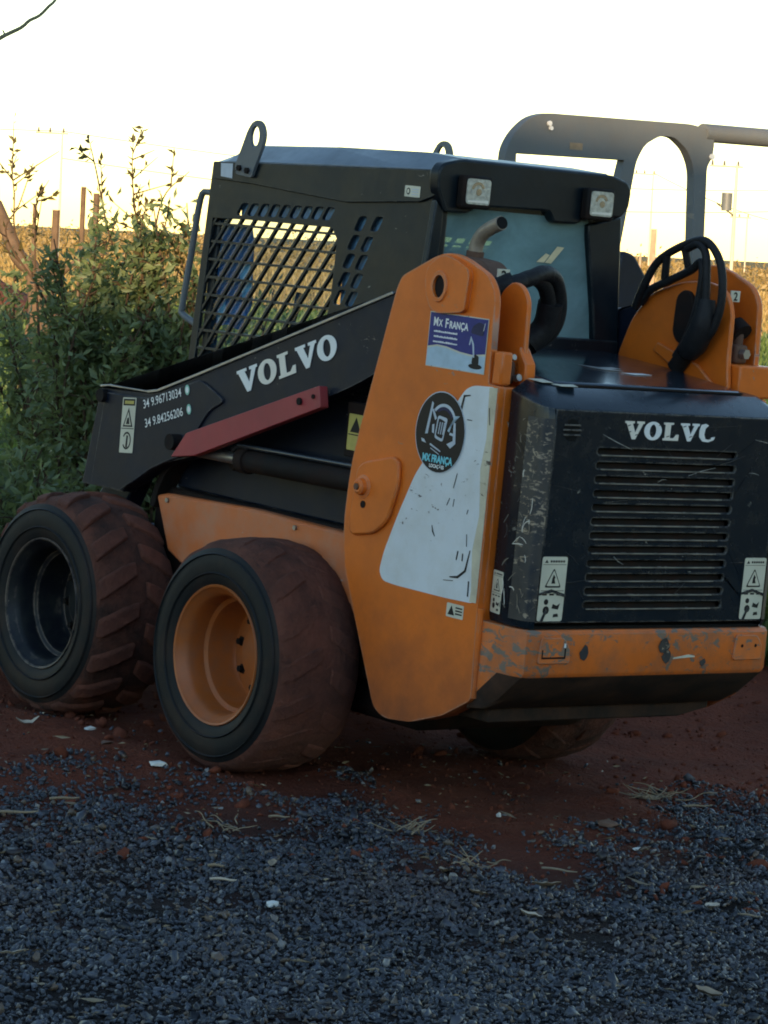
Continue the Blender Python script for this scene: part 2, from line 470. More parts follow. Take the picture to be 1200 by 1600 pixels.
def tube_vf(pts, r, n=10, cap=True):
    pts = [Vector(p) for p in pts]
    rs = r if isinstance(r, (list, tuple)) else [r] * len(pts)
    if len(rs) != len(pts):
        rs = [float(q) for q in np.interp(np.linspace(0, 1, len(pts)), np.linspace(0, 1, len(rs)), rs)]
    V, F = [], []
    up = Vector((0, 0, 1))
    t0 = (pts[1] - pts[0]).normalized()
    if abs(t0.dot(up)) > 0.9: up = Vector((1, 0, 0))
    a = t0.cross(up).normalized()
    for i, p in enumerate(pts):
        t = (pts[min(i + 1, len(pts) - 1)] - pts[max(i - 1, 0)]).normalized()
        a = (a - t * a.dot(t)).normalized()
        b = t.cross(a)
        for k in range(n):
            w = 2 * PI * k / n
            V.append(p + (a * math.cos(w) + b * math.sin(w)) * rs[i])
    for i in range(len(pts) - 1):
        for k in range(n):
            F.append((i * n + k, i * n + (k + 1) % n, (i + 1) * n + (k + 1) % n, (i + 1) * n + k))
    if cap:
        F.append(tuple(range(n - 1, -1, -1)))
        F.append(tuple((len(pts) - 1) * n + k for k in range(n)))
    return V, F

def spline(pts, m=6):
    P = [Vector(p) for p in pts]
    P = [P[0] * 2 - P[1]] + P + [P[-1] * 2 - P[-2]]
    out = []
    for i in range(1, len(P) - 2):
        for k in range(m):
            t = k / m
            out.append(0.5 * ((2 * P[i]) + (P[i + 1] - P[i - 1]) * t + (2 * P[i - 1] - 5 * P[i] + 4 * P[i + 1] - P[i + 2]) * t * t
                              + (3 * P[i] - P[i - 1] - 3 * P[i + 1] + P[i + 2]) * t ** 3))
    out.append(P[-2])
    return out

def tube(name, pts, r, mats, parent, n=10, smooth=50, m=0):
    if m: pts = spline(pts, m)
    v, f = tube_vf(pts, r, n)
    return mesh_obj(name, v, f, mats, parent, smooth)

def lathe_vf(prof, n=48, axis='y', closed=False):
    """profile of (radius, offset along axis)"""
    V, F = [], []
    for k in range(n):
        w = 2 * PI * k / n
        for r, a in prof:
            if axis == 'y': V.append((r * math.cos(w), a, r * math.sin(w)))
            else: V.append((r * math.cos(w), r * math.sin(w), a))
    m = len(prof)
    for k in range(n):
        for i in range(m - 1 if not closed else m):
            j = (i + 1) % m
            F.append((k * m + i, k * m + j, ((k + 1) % n) * m + j, ((k + 1) % n) * m + i))
    return V, F

class Flat:
    """thin printed pieces laid on a plane: frame origin o, axes u, v, outward normal n"""
    def __init__(self, o, u, v, n):
        self.o, self.u, self.v, self.n = Vector(o), Vector(u).normalized(), Vector(v).normalized(), Vector(n).normalized()
        self.V, self.F, self.I, self.mats = [], [], [], []
    def mi(self, m):
        if m not in self.mats: self.mats.append(m)
        return self.mats.index(m)
    def P(self, p, h): return self.o + self.u * p[0] + self.v * p[1] + self.n * h
    def add(self, poly, m, h=0.001, t=0.0008, holes=()):
        if holes:
            v, f = prism(poly, 'z', h - t, h, holes)
        else:
            v, f = prism(poly, 'z', h - t, h)
        o = len(self.V)
        self.V += [self.P((q[0], q[1]), q[2]) for q in v]
        self.F += [tuple(i + o for i in q) for q in f]
        self.I += [self.mi(m)] * len(f)
        return self
    def rect(self, x0, y0, x1, y1, m, h=0.001, r=0.0):
        p = [(x0, y0), (x1, y0), (x1, y1), (x0, y1)]
        return self.add(rnd(p, r, 3) if r else p, m, h)
    def text(self, s, x, y, size, m, h=0.002, bold=0.0, sx=1.0, align='LEFT', shear=0.0):
        cu = bpy.data.curves.new('t', 'FONT')
        cu.body = s; cu.size = size; cu.offset = bold; cu.align_x = align; cu.shear = shear
        cu.resolution_u = 3
        ob = bpy.data.objects.new('t', cu); COL.objects.link(ob)
        dg = bpy.context.evaluated_depsgraph_get()
        me = bpy.data.meshes.new_from_object(ob.evaluated_get(dg))
        o = len(self.V)
        self.V += [self.P((q.co.x * sx + x, q.co.y + y), h) for q in me.vertices]
        fs = [tuple(i + o for i in p.vertices) for p in me.polygons]
        self.F += fs; self.I += [self.mi(m)] * len(fs)
        bpy.data.objects.remove(ob); bpy.data.curves.remove(cu); bpy.data.meshes.remove(me)
        return self
    def build(self, name, parent):
        return mesh_obj(name, self.V, self.F, self.mats, parent, 0, idx=self.I)

def warn_label(fl, x0, y0, x1, y1, two=True, torn=False):
    """white safety label: header bar, warning triangle, pictogram"""
    w, h = x1 - x0, y1 - y0
    fl.rect(x0, y0, x1, y1, 'label', 0.001, min(w, h) * 0.08)
    cx = (x0 + x1) / 2
    fl.add([(x0 + w * .10, y0 + h * .905), (x0 + w * .24, y0 + h * .905), (x0 + w * .17, y0 + h * .955)], 'ink', 0.0016)
    for k in range(6):
        fl.rect(x0 + w * (.32 + k * .1), y0 + h * .912, x0 + w * (.39 + k * .1), y0 + h * .945, 'ink', 0.0016)
    fl.rect(x0 + w * .04, y0 + h * .875, x1 - w * .04, y0 + h * .882, 'ink', 0.0016)
    cy = y0 + h * .65
    r = min(w * .36, h * .17)
    tri = lambda k: [(cx - r * k, cy - r * .75 * k), (cx + r * k, cy - r * .75 * k), (cx, cy + r * 1.05 * k)]
    fl.add(rnd(tri(1), r * .2, 2), 'ink', 0.0016)
    fl.add(rnd(tri(.80), r * .15, 2), 'label', 0.0022)
    fl.add([(cx - r * .22, cy - r * .38), (cx + r * .25, cy - r * .38), (cx + r * .12, cy), (cx + r * .2, cy + r * .2), (cx - r * .02, cy + r * .45), (cx - r * .16, cy + r * .1)], 'ink', 0.0028)
    fl.rect(x0 + w * .05, y0 + h * .470, x1 - w * .05, y0 + h * .478, 'ink', 0.0016)
    for k in range(3):
        fl.rect(x0 + w * (.12 + k * .28), y0 + h * .40, x0 + w * (.30 + k * .28), y0 + h * .43, 'ink', 0.0016)
    fl.add(ell(cx - w * .20, y0 + h * .30, w * .09, w * .09, 9), 'ink', 0.0016)
    fl.add(ell(cx - w * .18, y0 + h * .17, w * .13, w * .13, 9), 'ink', 0.0016)
    fl.add([(cx + w * .04, y0 + h * .20), (cx + w * .30, y0 + h * .18), (cx + w * .36, y0 + h * .28), (cx + w * .24, y0 + h * .24), (cx + w * .08, y0 + h * .27)], 'ink', 0.0016)
    fl.add([(cx + w * .12, y0 + h * .06), (cx + w * .34, y0 + h * .07), (cx + w * .30, y0 + h * .12), (cx + w * .14, y0 + h * .11)], 'ink', 0.0016)
    if torn:
        fl.add([(x0 - w * .02, y0 + h * .4), (x0 + w * .5, y0 + h * .45), (x1 + w * .03, y0 + h * .37), (x1 + w * .03, y0 + h * .42), (x0 + w * .45, y0 + h * .5), (x0 - w * .02, y0 + h * .44)], 'hood_black', 0.0034)
        fl.add([(x0 + w * .1, y0 - h * .01), (x0 + w * .3, y0 + h * .2), (x0 + w * .36, y0 + h * .17), (x0 + w * .22, y0 - h * .01)], 'hood_black', 0.0034)

# slab-serif capitals, unit height, for the maker's name on the arm and the tailgate
GLY = {
    'V': (0.98, [(0, 1), (0, .88), (.07, .87), (.40, 0), (.56, 0), (.90, .87), (.97, .88), (.97, 1), (.60, 1), (.60, .88), (.70, .87), (.54, .36), (.37, .87), (.46, .88), (.46, 1)], None),
    'L': (0.86, [(0, 0), (0, .11), (.09, .13), (.09, .87), (0, .89), (0, 1), (.50, 1), (.50, .89), (.36, .87), (.36, .14), (.55, .14), (.68, .34), (.80, .34), (.79, 0)], None),
    'O': (0.96, ell(.44, .5, .44, .52, 26), ell(.44, .5, .17, .36, 20)),
}
def lettering(parent, fr, x, y, h, sx, mats, gap=0.02, wear=None):
    """one mesh per letter"""
    for i, ch in enumerate('VOLVO'):
        adv, out, hole = GLY[ch]
        fl = Flat(*fr)
        sc_ = lambda pl: [(x + p[0] * h * sx, y + p[1] * h) for p in pl]
        out2, hole2 = sc_(out), (sc_(hole) if hole else None)
        if wear and i == 4:      # the last letter is half scraped away
            out2 = [(x + p[0] * h * sx, y + p[1] * h) for p in
                    [(.08, .95), (.0, .6), (.02, .25), (.2, .02), (.5, -.02), (.78, .12), (.84, .3), (.66, .26), (.52, .12), (.34, .16), (.26, .4), (.3, .75), (.46, .93), (.3, 1.02)]]
            hole2 = None
        fl.add(out2, mats[i], 0.0022, 0.002, [hole2] if hole2 else ())
        if wear:
            for k in range(3):
                a = random.uniform(0.1, .8); b_ = random.uniform(.1, .8)
                px, py = x + a * h * sx, y + b_ * h
                fl.add([(px, py), (px + h * .2, py + h * .05), (px + h * .24, py + h * .1), (px + h * .03, py + h * .06)], 'hood_black', 0.0032, 0.0008)
        fl.build('letter', parent)
        x += (adv + gap) * h * sx

# ================================================================== GROUND
F2 = np.array([0.77876, -0.62732]); R2 = np.array([-0.62732, -0.77876]); C2 = np.array([-9.0071, 7.3328])
GE = np.array([(-2.6, 9.8), (-1.41, 9.9), (-1.3, 10.0), (-1.07, 10.25), (-0.79, 10.5), (-0.57, 10.5), (-0.35, 10.5), (-0.03, 10.8), (0.14, 10.12), (0.38, 9.99), (0.57, 9.88), (0.79, 10.15), (0.99, 10.6), (1.17, 11.08), (1.42, 11.38), (1.57, 11.45), (2.8, 11.6)])
def st_of(x, y):
    dx, dy = x - C2[0], y - C2[1]
    return dx * R2[0] + dy * R2[1], dx * F2[0] + dy * F2[1]
def gz0(x, y):
    return 0.0425 * 3 * np.tanh(x / 3) + 0.0268 * 3 * np.tanh(y / 3)
def gz(x, y):
    z = float(gz0(np.float64(x), np.float64(y)))
    d = math.hypot(x, y)
    k = 1.0 if d < 12 else max(0.0, 1 - (d - 12) / 20)
    z += 0.035 * mnoise.fractal(Vector((x * .7, y * .7, 3.1)), 1.0, 2.0, 4) * k * min(1.0, d / 1.5)
    z += 0.012 * mnoise.fractal(Vector((x * 4.0, y * 4.0, 1.7)), 0.9, 2.0, 4) * k
    # pressed-up soil along the wheel tracks
    if -2.2 < x < 2.2:
        for yc in (0.67, -0.67):
            z += 0.03 * math.exp(-((abs(y - yc) - 0.27) / 0.10) ** 2) * (0.6 + 0.8 * mnoise.noise(Vector((x * 3, y * 3, 9))))
    # bank of soil beyond the tailgate side
    z += 0.10 * math.exp(-((x - 1.6) / 1.6) ** 2 - ((y + 3.2) / 1.4) ** 2)
    return z

def warp(t0, t1, fine, far, grow=1.16):
    a = list(np.arange(t0, t1 + 1e-6, fine))
    s = fine; x = t1
    while x < far:
        s *= grow; x += s; a.append(x)
    s = fine; x = t0
    while x > -far:
        s *= grow; x -= s; a.insert(0, x)
    return np.array(a)
def build_ground():
    gx, gy = warp(-4.2, 2.8, 0.045, 1500), warp(-3.2, 4.2, 0.045, 1500)
    nx, ny = len(gx), len(gy)
    V = np.zeros((nx * ny, 3))
    gm = np.zeros(nx * ny); fm = np.zeros(nx * ny)
    k = 0
    for x in gx:
        for y in gy:
            V[k] = (x, y, gz(x, y) if abs(x) < 40 and abs(y) < 40 else float(gz0(x, y)))
            k += 1
    s, t = st_of(V[:, 0], V[:, 1])
    edge = np.interp(s, GE[:, 0], GE[:, 1])
    gm = np.clip(0.5 + (edge - t) / 1.1, 0, 1) * (t > -3)
    fm = np.clip((t - 14.5) / 4.0, 0, 1) * .5 + np.clip((t - 55) / 40.0, 0, 1) * .5
    ii = np.arange(nx * ny).reshape(nx, ny)
    F = np.stack([ii[:-1, :-1], ii[1:, :-1], ii[1:, 1:], ii[:-1, 1:]], -1).reshape(-1, 4)
    me = bpy.data.meshes.new('ground')
    me.from_pydata(V.tolist(), [], F.tolist())
    o = bpy.data.objects.new('ground', me); COL.objects.link(o)
    me.polygons.foreach_set('use_smooth', [True] * len(me.polygons))
    for nm, a in (('gravel_mask', gm), ('field_mask', fm)):
        at = me.attributes.new(nm, 'FLOAT', 'POINT'); at.data.foreach_set('value', a.astype(np.float32))
    mats_of(o, 'ground')
    tag(o, kind='structure', label='red dirt ground running out to a dry field')
    return o
build_ground()

def fast_mesh(name, V, F, mat, smooth=False):
    me = bpy.data.meshes.new(name)
    nv, nf, k = len(V), len(F), F.shape[1]
    me.vertices.add(nv); me.vertices.foreach_set('co', V.astype(np.float32).ravel())
    me.loops.add(nf * k); me.loops.foreach_set('vertex_index', F.astype(np.int32).ravel())
    me.polygons.add(nf)
    me.polygons.foreach_set('loop_start', np.arange(0, nf * k, k, dtype=np.int32))
    if smooth: me.polygons.foreach_set('use_smooth', np.ones(nf, dtype=bool))
    me.update(calc_edges=True); me.validate()
    o = bpy.data.objects.new(name, me); COL.objects.link(o)
    mats_of(o, mat)
    return o

ICO = None
def ico():
    global ICO
    if ICO is None:
        bm = bmesh.new(); bmesh.ops.create_icosphere(bm, subdivisions=1, radius=1.0)
        bm.verts.index_update()
        ICO = (np.array([v.co[:] for v in bm.verts]), np.array([[v.index for v in f.verts] for f in bm.faces])); bm.free()
    return ICO
OCT = (np.array([(1, 0, 0), (-1, 0, 0), (0, 1, 0), (0, -1, 0), (0, 0, 1), (0, 0, -1)], float),
       np.array([(0, 2, 4), (2, 1, 4), (1, 3, 4), (3, 0, 4), (2, 0, 5), (1, 2, 5), (3, 1, 5), (0, 3, 5)]))
def stones(name, P, S, mat, flat=0.5, low=False):
    v0, f0 = OCT if low else ico()
    n = len(P)
    nv = len(v0)
    V = np.repeat(v0[None], n, 0) * (1 + 0.32 * rng.standard_normal((n, nv, 1)))
    V *= (S[:, None, None] * np.stack([rng.uniform(.7, 1.35, n), rng.uniform(.6, 1.0, n), rng.uniform(flat * .7, flat * 1.3, n)], -1)[:, None, :])
    # random rotation
    q = rng.standard_normal((n, 4)) * np.array([1, .7, .7, 1]); q /= np.linalg.norm(q, axis=1, keepdims=True)
    w, x, y, z = q.T
    Rm = np.stack([np.stack([1 - 2 * (y * y + z * z), 2 * (x * y - z * w), 2 * (x * z + y * w)], -1),
                   np.stack([2 * (x * y + z * w), 1 - 2 * (x * x + z * z), 2 * (y * z - x * w)], -1),
                   np.stack([2 * (x * z - y * w), 2 * (y * z + x * w), 1 - 2 * (x * x + y * y)], -1)], 1)
    V = np.einsum('nij,nvj->nvi', Rm, V) + P[:, None, :]
    F = (f0[None] + (np.arange(n) * nv)[:, None, None]).reshape(-1, 3)
    return fast_mesh(name, V.reshape(-1, 3), F, mat)

def scatter_gravel():
    N = 100000
    s = rng.uniform(-1.75, 1.75, N); t = rng.uniform(6.9, 12.1, N)
    edge = np.interp(s, GE[:, 0], GE[:, 1])
    x = C2[0] + s * R2[0] + t * F2[0]; y = C2[1] + s * R2[1] + t * F2[1]
    nz = np.array([mnoise.fractal(Vector((a * 2.2, b * 2.2, 5.0)), 1.0, 2.0, 4) for a, b in zip(x, y)])
    keep = rng.uniform(0, 1, N) < np.clip(0.5 + (edge - t + nz * 0.75) / 1.25, 0.008, 1.0) * np.clip(.95 + nz * .9, .25, 1)
    keep &= ~((np.abs(y - .67) < .2) & (np.abs(x) < .45))
    x, y = x[keep], y[keep]
    S = 0.0073 * np.exp(rng.normal(0, .34, len(x)))
    z = np.array([gz(a, b) for a, b in zip(x, y)]) + S * rng.uniform(.0, .8, len(x))
    o = stones('gravel', np.stack([x, y, z], -1), S, 'gravel')
    tag(o, 'dark grey crushed stone gravel in the foreground', 'gravel', kind='stuff')
    # the same gravel running on to the sides and toward the photographer
    N = 75000
    s = rng.uniform(-4.2, 4.2, N); t = rng.uniform(4.6, 12.1, N)
    out = (np.abs(s) > 1.75) | (t < 6.9)
    edge = np.interp(s, GE[:, 0], GE[:, 1])
    keep = out & (rng.uniform(0, 1, N) < np.clip(0.5 + (edge - t) / 1.25, 0.0, 1.0))
    s, t = s[keep], t[keep]
    x = C2[0] + s * R2[0] + t * F2[0]; y = C2[1] + s * R2[1] + t * F2[1]
    S = 0.0105 * np.exp(rng.normal(0, .30, len(x)))
    z = np.array([gz(a, b) for a, b in zip(x, y)]) + S * rng.uniform(.0, .7, len(x))
    o = stones('gravel', np.stack([x, y, z], -1), S, 'gravel', low=True)
    tag(o, 'dark grey crushed stone gravel beyond the sides of the frame', 'gravel', kind='stuff')
    N = 5200
    s = rng.uniform(-2, 3, N); t = rng.uniform(9.6, 14.5, N)
    x = C2[0] + s * R2[0] + t * F2[0]; y = C2[1] + s * R2[1] + t * F2[1]
    S = 0.0058 * np.exp(rng.normal(0, .6, N))
    z = np.array([gz(a, b) for a, b in zip(x, y)]) + S * .2
    o = stones('soil_crumbs', np.stack([x, y, z], -1), S, 'clods_red')
    tag(o, 'loose crumbs of red soil around the loader', 'soil', kind='stuff')
scatter_gravel()

# ================================================================== ADDED UNSEEN SHED BEHIND THE PHOTOGRAPHER (its shade covers the yard)
def shed():
    S = Vector((math.sin(SUN_AZ), math.cos(SUN_AZ), 0)); Q = Vector((S.y, -S.x, 0))
    root = empty('added_shade_shed')
    root.location = S * 22.0
    tag(root, 'unseen plastered shed added behind the photographer to cast the shade', 'shed')
    def blk(name, q0, q1, d0, d1, z0, z1, mat, rise=0.0):
        V = [Q * q + S * d + Vector((0, 0, z + (rise if (d == d1 and z == z1) else 0))) for q in (q0, q1) for d in (d0, d1) for z in (z0, z1)]
        return mesh_obj(name, V, [(0, 1, 3, 2), (4, 6, 7, 5), (0, 4, 5, 1), (2, 3, 7, 6), (0, 2, 6, 4), (1, 5, 7, 3)], mat, root, 0)
    blk('wall', -16, 1.15, 0, 6, -.5, 4.85, 'plaster')
    blk('roof', -16.3, 1.25, -.3, 6.3, 4.852, 5.0, 'rust', .3)
    blk('lean_to_wall', 1.155, 9.5, .1, 4, -.5, 4.05, 'plaster')  # added lower wing, kept low so sun reaches the shrub tops
    blk('lean_to_roof', 1.255, 9.7, -.1, 4.2, 4.052, 4.16, 'rust', .2)
    for q in (-13, -9, -5, -1):
        blk('window', q - .6, q + .6, -.03, .05, 1.2, 2.3, 'rear_glass')
M['plaster'] = simple('shed_plaster', (0.36, 0.32, 0.28), 0.9, 0, 0.1, 2)
shed()

# ================================================================== SKID STEER LOADER
LOADER = empty('skid_steer_loader')
LOADER.rotation_euler = (0.02676, -0.04251, -0.00058)
tag(LOADER, 'orange and black skid steer loader with barred cab, parked on red dirt', 'loader')

# ---- chassis
ch = box('chassis', (-1.06, 0.98, -0.44, 0.44, 0.385, 0.885), 'under', LOADER, 0.01)
box('light_block_pan', (-.62, .96, -.40, .40, .24, .384), 'under', ch, 0.05)  # pan added to block light under the chassis and hide the far wheel
for s in (1, -1):
    fp = [(-0.34, .60), (-0.34, .875), (.30, .885), (.84, .868), (.90, .855), (.80, .66), (.45, .52), (.25, .50)]
    plate('chain_case', fp, 'y', s * .44, s * .495, 'orange_dusty', ch, bevel=0.012)
    box('axle', (-.06, .06, *sorted((s * .40, s * .60)), .35, .47), 'under', ch, 0.02)
    box('axle', (1.06, 1.18, *sorted((s * .40, s * .60)), .35, .47), 'under', ch, 0.02)
tube('bolt', [(.03, .494, .855), (.03, .504, .855)], .009, 'steel', ch, 8)
tube('bolt', [(.82, .494, .845), (.82, .504, .845)], .009, 'steel', ch, 8)
fd = box('cab_base', (-.47, .90, -.405, .405, .885, 1.36), 'arm_black', LOADER, 0.01)
# arched black guard over the front wheel
arc = [(.62 + .33 * math.cos(a), .76 + .33 * math.sin(a)) for a in np.linspace(0.15, 2.2, 10)]
arc2 = [(.62 + .30 * math.cos(a), .76 + .30 * math.sin(a)) for a in np.linspace(2.2, 0.15, 10)]
for s in (1, -1):
    plate('hose_guard', arc + arc2, 'y', s * .41, s * .49, 'under', fd, bevel=0.003)

# ---- wheels
def make_wheel(side, rim_mat, lug_h, name_label):
    w = empty('wheel', LOADER)
    prof = [(.236, .150), (.250, .160), (.275, .168), (.315, .172), (.350, .168), (.372, .158), (.388, .144), (.398, .12), (.405, .07), (.408, 0)]
    prof = prof + [(r, -a - .028) for r, a in reversed(prof[:-1])]
    bead = [(.226, -.13), (.226, .13)]
    prof2 = prof + bead
    n = 72
    v, f = lathe_vf(prof2, n, 'y', True)
    m = len(prof2)
    idx = []
    for k in range(n):
        for i in range(m):
            r = min(prof2[i][0], prof2[(i + 1) % m][0])
            idx.append(1 if r > .366 else 0)
    # worn, uneven tread
    v = [Vector(q) for q in v]
    for q in v:
        r = math.hypot(q.x, q.z)
        if r > .38:
            d = 1 + .022 * mnoise.noise(Vector((q.x * 9, q.y * 9, q.z * 9 + side)))
            q.x *= d; q.z *= d
    t = mesh_obj('tyre', v, f, ['sidewall', 'tread' if lug_h < .012 and side > 0 else 'groove_shade_tread'], w, 40, idx=idx)
    # ring beads on the sidewall
    for rr, aa in ((.285, .1705), (.352, .1685)):
        v, f = lathe_vf([(rr - .004, aa), (rr, aa + .005), (rr + .004, aa)], 60, 'y')
        mesh_obj('sidewall_ring', v, f, 'sidewall', w, 60)
    # tread lugs: sheared blocks in two staggered rows, wrapped on the tread
    def lug_vf(sgn):
        V, F = [], []
        ys = [.012, .06, .105, .14, .152]
        for j, y in enumerate(ys):
            base = np.interp(y, [0, .07, .12, .144, .158], [.405, .403, .396, .384, .366])
            ang = .20 * (y / .15)                      # chevron sweep
            hw = (.105 if j else .085) + random.uniform(-.008, .008)
            for a, rr in ((ang - hw, base - .012), (ang + hw, base - .012), (ang + hw * .8, base + lug_h), (ang - hw * .8, base + lug_h)):
                V.append((rr * math.cos(a), sgn * y - (.014 if sgn > 0 and y < .02 else 0) - (.028 if sgn < 0 else 0), rr * math.sin(a)))
        for j in range(len(ys) - 1):
            for k in range(4):
                F.append((j * 4 + k, j * 4 + (k + 1) % 4, j * 4 + 4 + (k + 1) % 4, j * 4 + 4 + k))
        F += [(0, 1, 2, 3), tuple((len(ys) - 1) * 4 + k for k in (3, 2, 1, 0))]
        return V, F
    NL = 17
    for sgn in (1, -1):
        first = None
        for k in range(NL):
            a = 2 * PI * (k + (0 if sgn > 0 else .5)) / NL
            if first is None:
                v, f = lug_vf(sgn)
                o = mesh_obj('tread_lug', v, f, 'tread' if side > 0 else 'groove_shade_tread', w, 40, bevel=0.006, seg=2)  # darker tread on the far wheels: deep shade put into the colour
                first = o
            else:
                o = first.copy(); COL.objects.link(o); o.parent = w
            o.rotation_euler = (0, a, 0)
    # dished rim
    rp = [(.228, .120), (.242, .150), (.246, .158), (.243, .163), (.236, .160), (.228, .146), (.214, .135), (.206, .115), (.203, .06), (.188, .052), (.184, .035), (.181, -.045), (.172, -.058), (.150, -.055), (.128, -.046), (.105, -.046), (.098, -.03), (.085, -.026), (.0, -.026)]
    v, f = lathe_vf(rp, 56, 'y')
    mesh_obj('rim', v, f, rim_mat, w, 35)
    nut = None
    for k in range(8):
        a = 2 * PI * k / 8 + .2
        if nut is None:
            v, f = lathe_vf([(0, .0), (.019, .0), (.019, .006), (.012, .007), (.012, .022), (0, .024)], 6, 'y')
            nut = o = mesh_obj('wheel_nut', v, f, 'under', w, 20)
        else:
            o = nut.copy(); COL.objects.link(o); o.parent = w
        o.location = (.127 * math.cos(a), -.050, .127 * math.sin(a))
    if side < 0:
        w.rotation_euler = (0, 0, PI)
    if name_label: w['label'] = name_label
    return w
for x, s, rm, lh, lb in ((0, 1, 'rim_orange', .0065, 'rear wheel with orange rim and mud-caked tread'), (1.12, 1, 'rim_dark', .018, 'front wheel with dark rim and red mud in the lugs'),
                         (0, -1, 'rim_orange', .010, None), (1.12, -1, 'rim_dark', .016, None)):
    w = make_wheel(s, rm, lh, lb)
    w.location = (x, s * .66, .41)
    if x > 0: w.rotation_euler.y = .3

# ---- lift towers
TW = [(-0.507, 1.737), (-0.529, 1.786), (-0.702, 1.867), (-0.772, 1.884), (-0.853, 1.869), (-0.975, 1.822), (-1.016, 1.765), (-1.022, 1.588), (-1.026, 1.476), (-1.080, 1.474), (-1.080, 1.117), (-1.082, 0.769), (-1.095, 0.449), (-0.958, 0.373), (-0.798, 0.321), (-0.663, 0.308), (-0.600, 0.333), (-0.370, 0.780), (-0.344, 0.92), (-0.354, 1.138), (-0.417, 1.39)]
TWR = [0, .05, .06, .04, .06, .05, .05, 0, .006, .008, 0, 0, .02, .02, .02, .04, .04, .08, .08, .1, .1]
INN = [(-0.50, 1.55), (-0.56, 1.70), (-0.65, 1.80), (-0.80, 1.850), (-0.93, 1.862), (-1.02, 1.835), (-1.055, 1.765), (-1.058, 1.59), (-1.075, 1.50), (-1.06, 1.30), (-.55, 1.30)]
def tower(s):
    off = 0.0 if s > 0 else .045
    Y = lambda a: s * (a + (off if a > .54 else 0))
    t = plate('lift_tower', rnd(TW if s > 0 else [(x - .02, z + (.035 if z > 1.5 else 0)) for x, z in TW], TWR), 'y', Y(.555), Y(.580), 'orange', LOADER, bevel=0.006)
    low = [(-1.079, 1.472), (-1.082, .77), (-1.093, .452), (-.958, .378), (-.80, .326), (-.665, .314), (-.606, .338), (-.40, .78), (-.40, 1.30), (-.62, 1.472)]
    plate('tower_box', low, 'y', Y(.462), Y(.5555), 'orange', t, bevel=0.006)
    if s > 0:
        inn = [(-.55, 1.30), (-.60, 1.62), (-.70, 1.76), (-.79, 1.73), (-.84, 1.68), (-.885, 1.70), (-.90, 1.77), (-.955, 1.812), (-1.005, 1.80), (-1.04, 1.755), (-1.045, 1.59), (-1.06, 1.50), (-1.05, 1.30)]
        plate('inner_plate', rnd(inn, .025, 3), 'y', .440, .458, 'orange', t, bevel=0.004)
        box('edge_flange', (-1.078, -1.032, .530, .576, 1.476, 1.585), 'orange', t, 0.008)
        fl = [(-1.030, 1.605), (-1.052, 1.575), (-1.072, 1.55), (-1.076, 1.50), (-1.07, 1.478), (-1.03, 1.478)]
        plate('edge_flange', fl, 'y', .425, .470, 'orange', t, bevel=0.006)
        box('cylinder_end', (-1.04, -.92, .475, .525, 1.474, 1.56), 'rust', t, 0.02)
        tube('grease_fitting', [(-1.045, .485, 1.50), (-1.065, .485, 1.505)], .012, 'steel', t, 8)
        tube('grease_fitting', [(-1.04, .51, 1.565), (-1.06, .51, 1.57)], .010, 'steel', t, 8)
    else:
        plate('inner_plate', rnd(INN, .04, 3), 'y', -.455, -.475, 'orange', t, bevel=0.004)
        box('valve_box', (-1.10, -.98, -.66, -.482, 1.476, 1.588), 'orange', t, 0.008)
        vb = box('valve_block', (-1.04, -.985, -.57, -.51, 1.590, 1.655), 'rust', t, 0.01)
        tube('valve_cap', [(-1.01, -.545, 1.655), (-1.01, -.545, 1.70)], .018, 'rust', t, 10)
        tube('valve_cap', [(-1.03, -.545, 1.695), (-.99, -.545, 1.725)], [.035, .03], 'under', t, 12)
        tube('valve_nut', [(-1.04, -.54, 1.625), (-1.065, -.54, 1.625)], .018, 'steel', t, 6)
        gs = [(-.92, 1.50), (-.70, 1.60), (-.72, 1.63), (-.93, 1.57), (-1.03, 1.50)]
        plate('gusset', gs, 'y', -.440, -.4545, 'orange', t, bevel=0.004)
    # raised pivot plate with slotted pin hole
    bs = [(-0.674, 1.785), (-0.684, 1.831), (-0.726, 1.862), (-0.764, 1.875), (-0.822, 1.863), (-0.887, 1.839), (-0.898, 1.814), (-0.889, 1.704), (-0.871, 1.693), (-0.754, 1.680), (-0.712, 1.693), (-0.685, 1.742)]
    hole = ell(-.754, 1.769, .030, .040, 20)
    plate('pivot_boss', rnd(bs, .02, 3), 'y', Y(.578), Y(.600), 'orange', t, [hole], bevel=0.007)
    v, f = lathe_vf([(.030, .585), (.030, .606), (.040, .606), (.043, .600)], 28, 'y')
    v = [(q[0] * 1.0 - .754, Y(q[1]), q[2] * 1.25 + 1.769) for q in v]
    mesh_obj('boss_rim', v, f, 'orange', t, 40)
    plate('pivot_pin', ell(-.754, 1.769, .0288, .0385, 24), 'y', Y(.5815), Y(.597), 'under', t, bevel=0.003)
    lb = [(-0.406, 1.122), (-0.437, 1.148), (-0.593, 1.186), (-0.625, 1.171), (-0.636, 1.099), (-0.595, 0.967), (-0.527, 0.914), (-0.409, 0.892), (-0.387, 0.926)]
    plate('cylinder_boss', rnd(lb, .03, 3), 'y', Y(.578), Y(.596), 'orange', t, bevel=0.007)
    v, f = lathe_vf([(0, .622), (.018, .624), (.026, .618), (.030, .60), (.040, .598), (.042, .592)], 24, 'y')
    mesh_obj('cylinder_pin', [(q[0] - .451, Y(q[1]), q[2] + 1.064) for q in v], f, 'orange', t, 40)
    tube('pin_bolt', [(-.451, Y(.620), 1.064), (-.451, Y(.629), 1.064)], .012, 'rust', t, 6)
    tube('drain_hole', [(-.46, Y(.594), 1.005), (-.46, Y(.5985), 1.005)], .013, 'under', t, 10)
    return t
T1 = tower(1)
T2 = tower(-1)

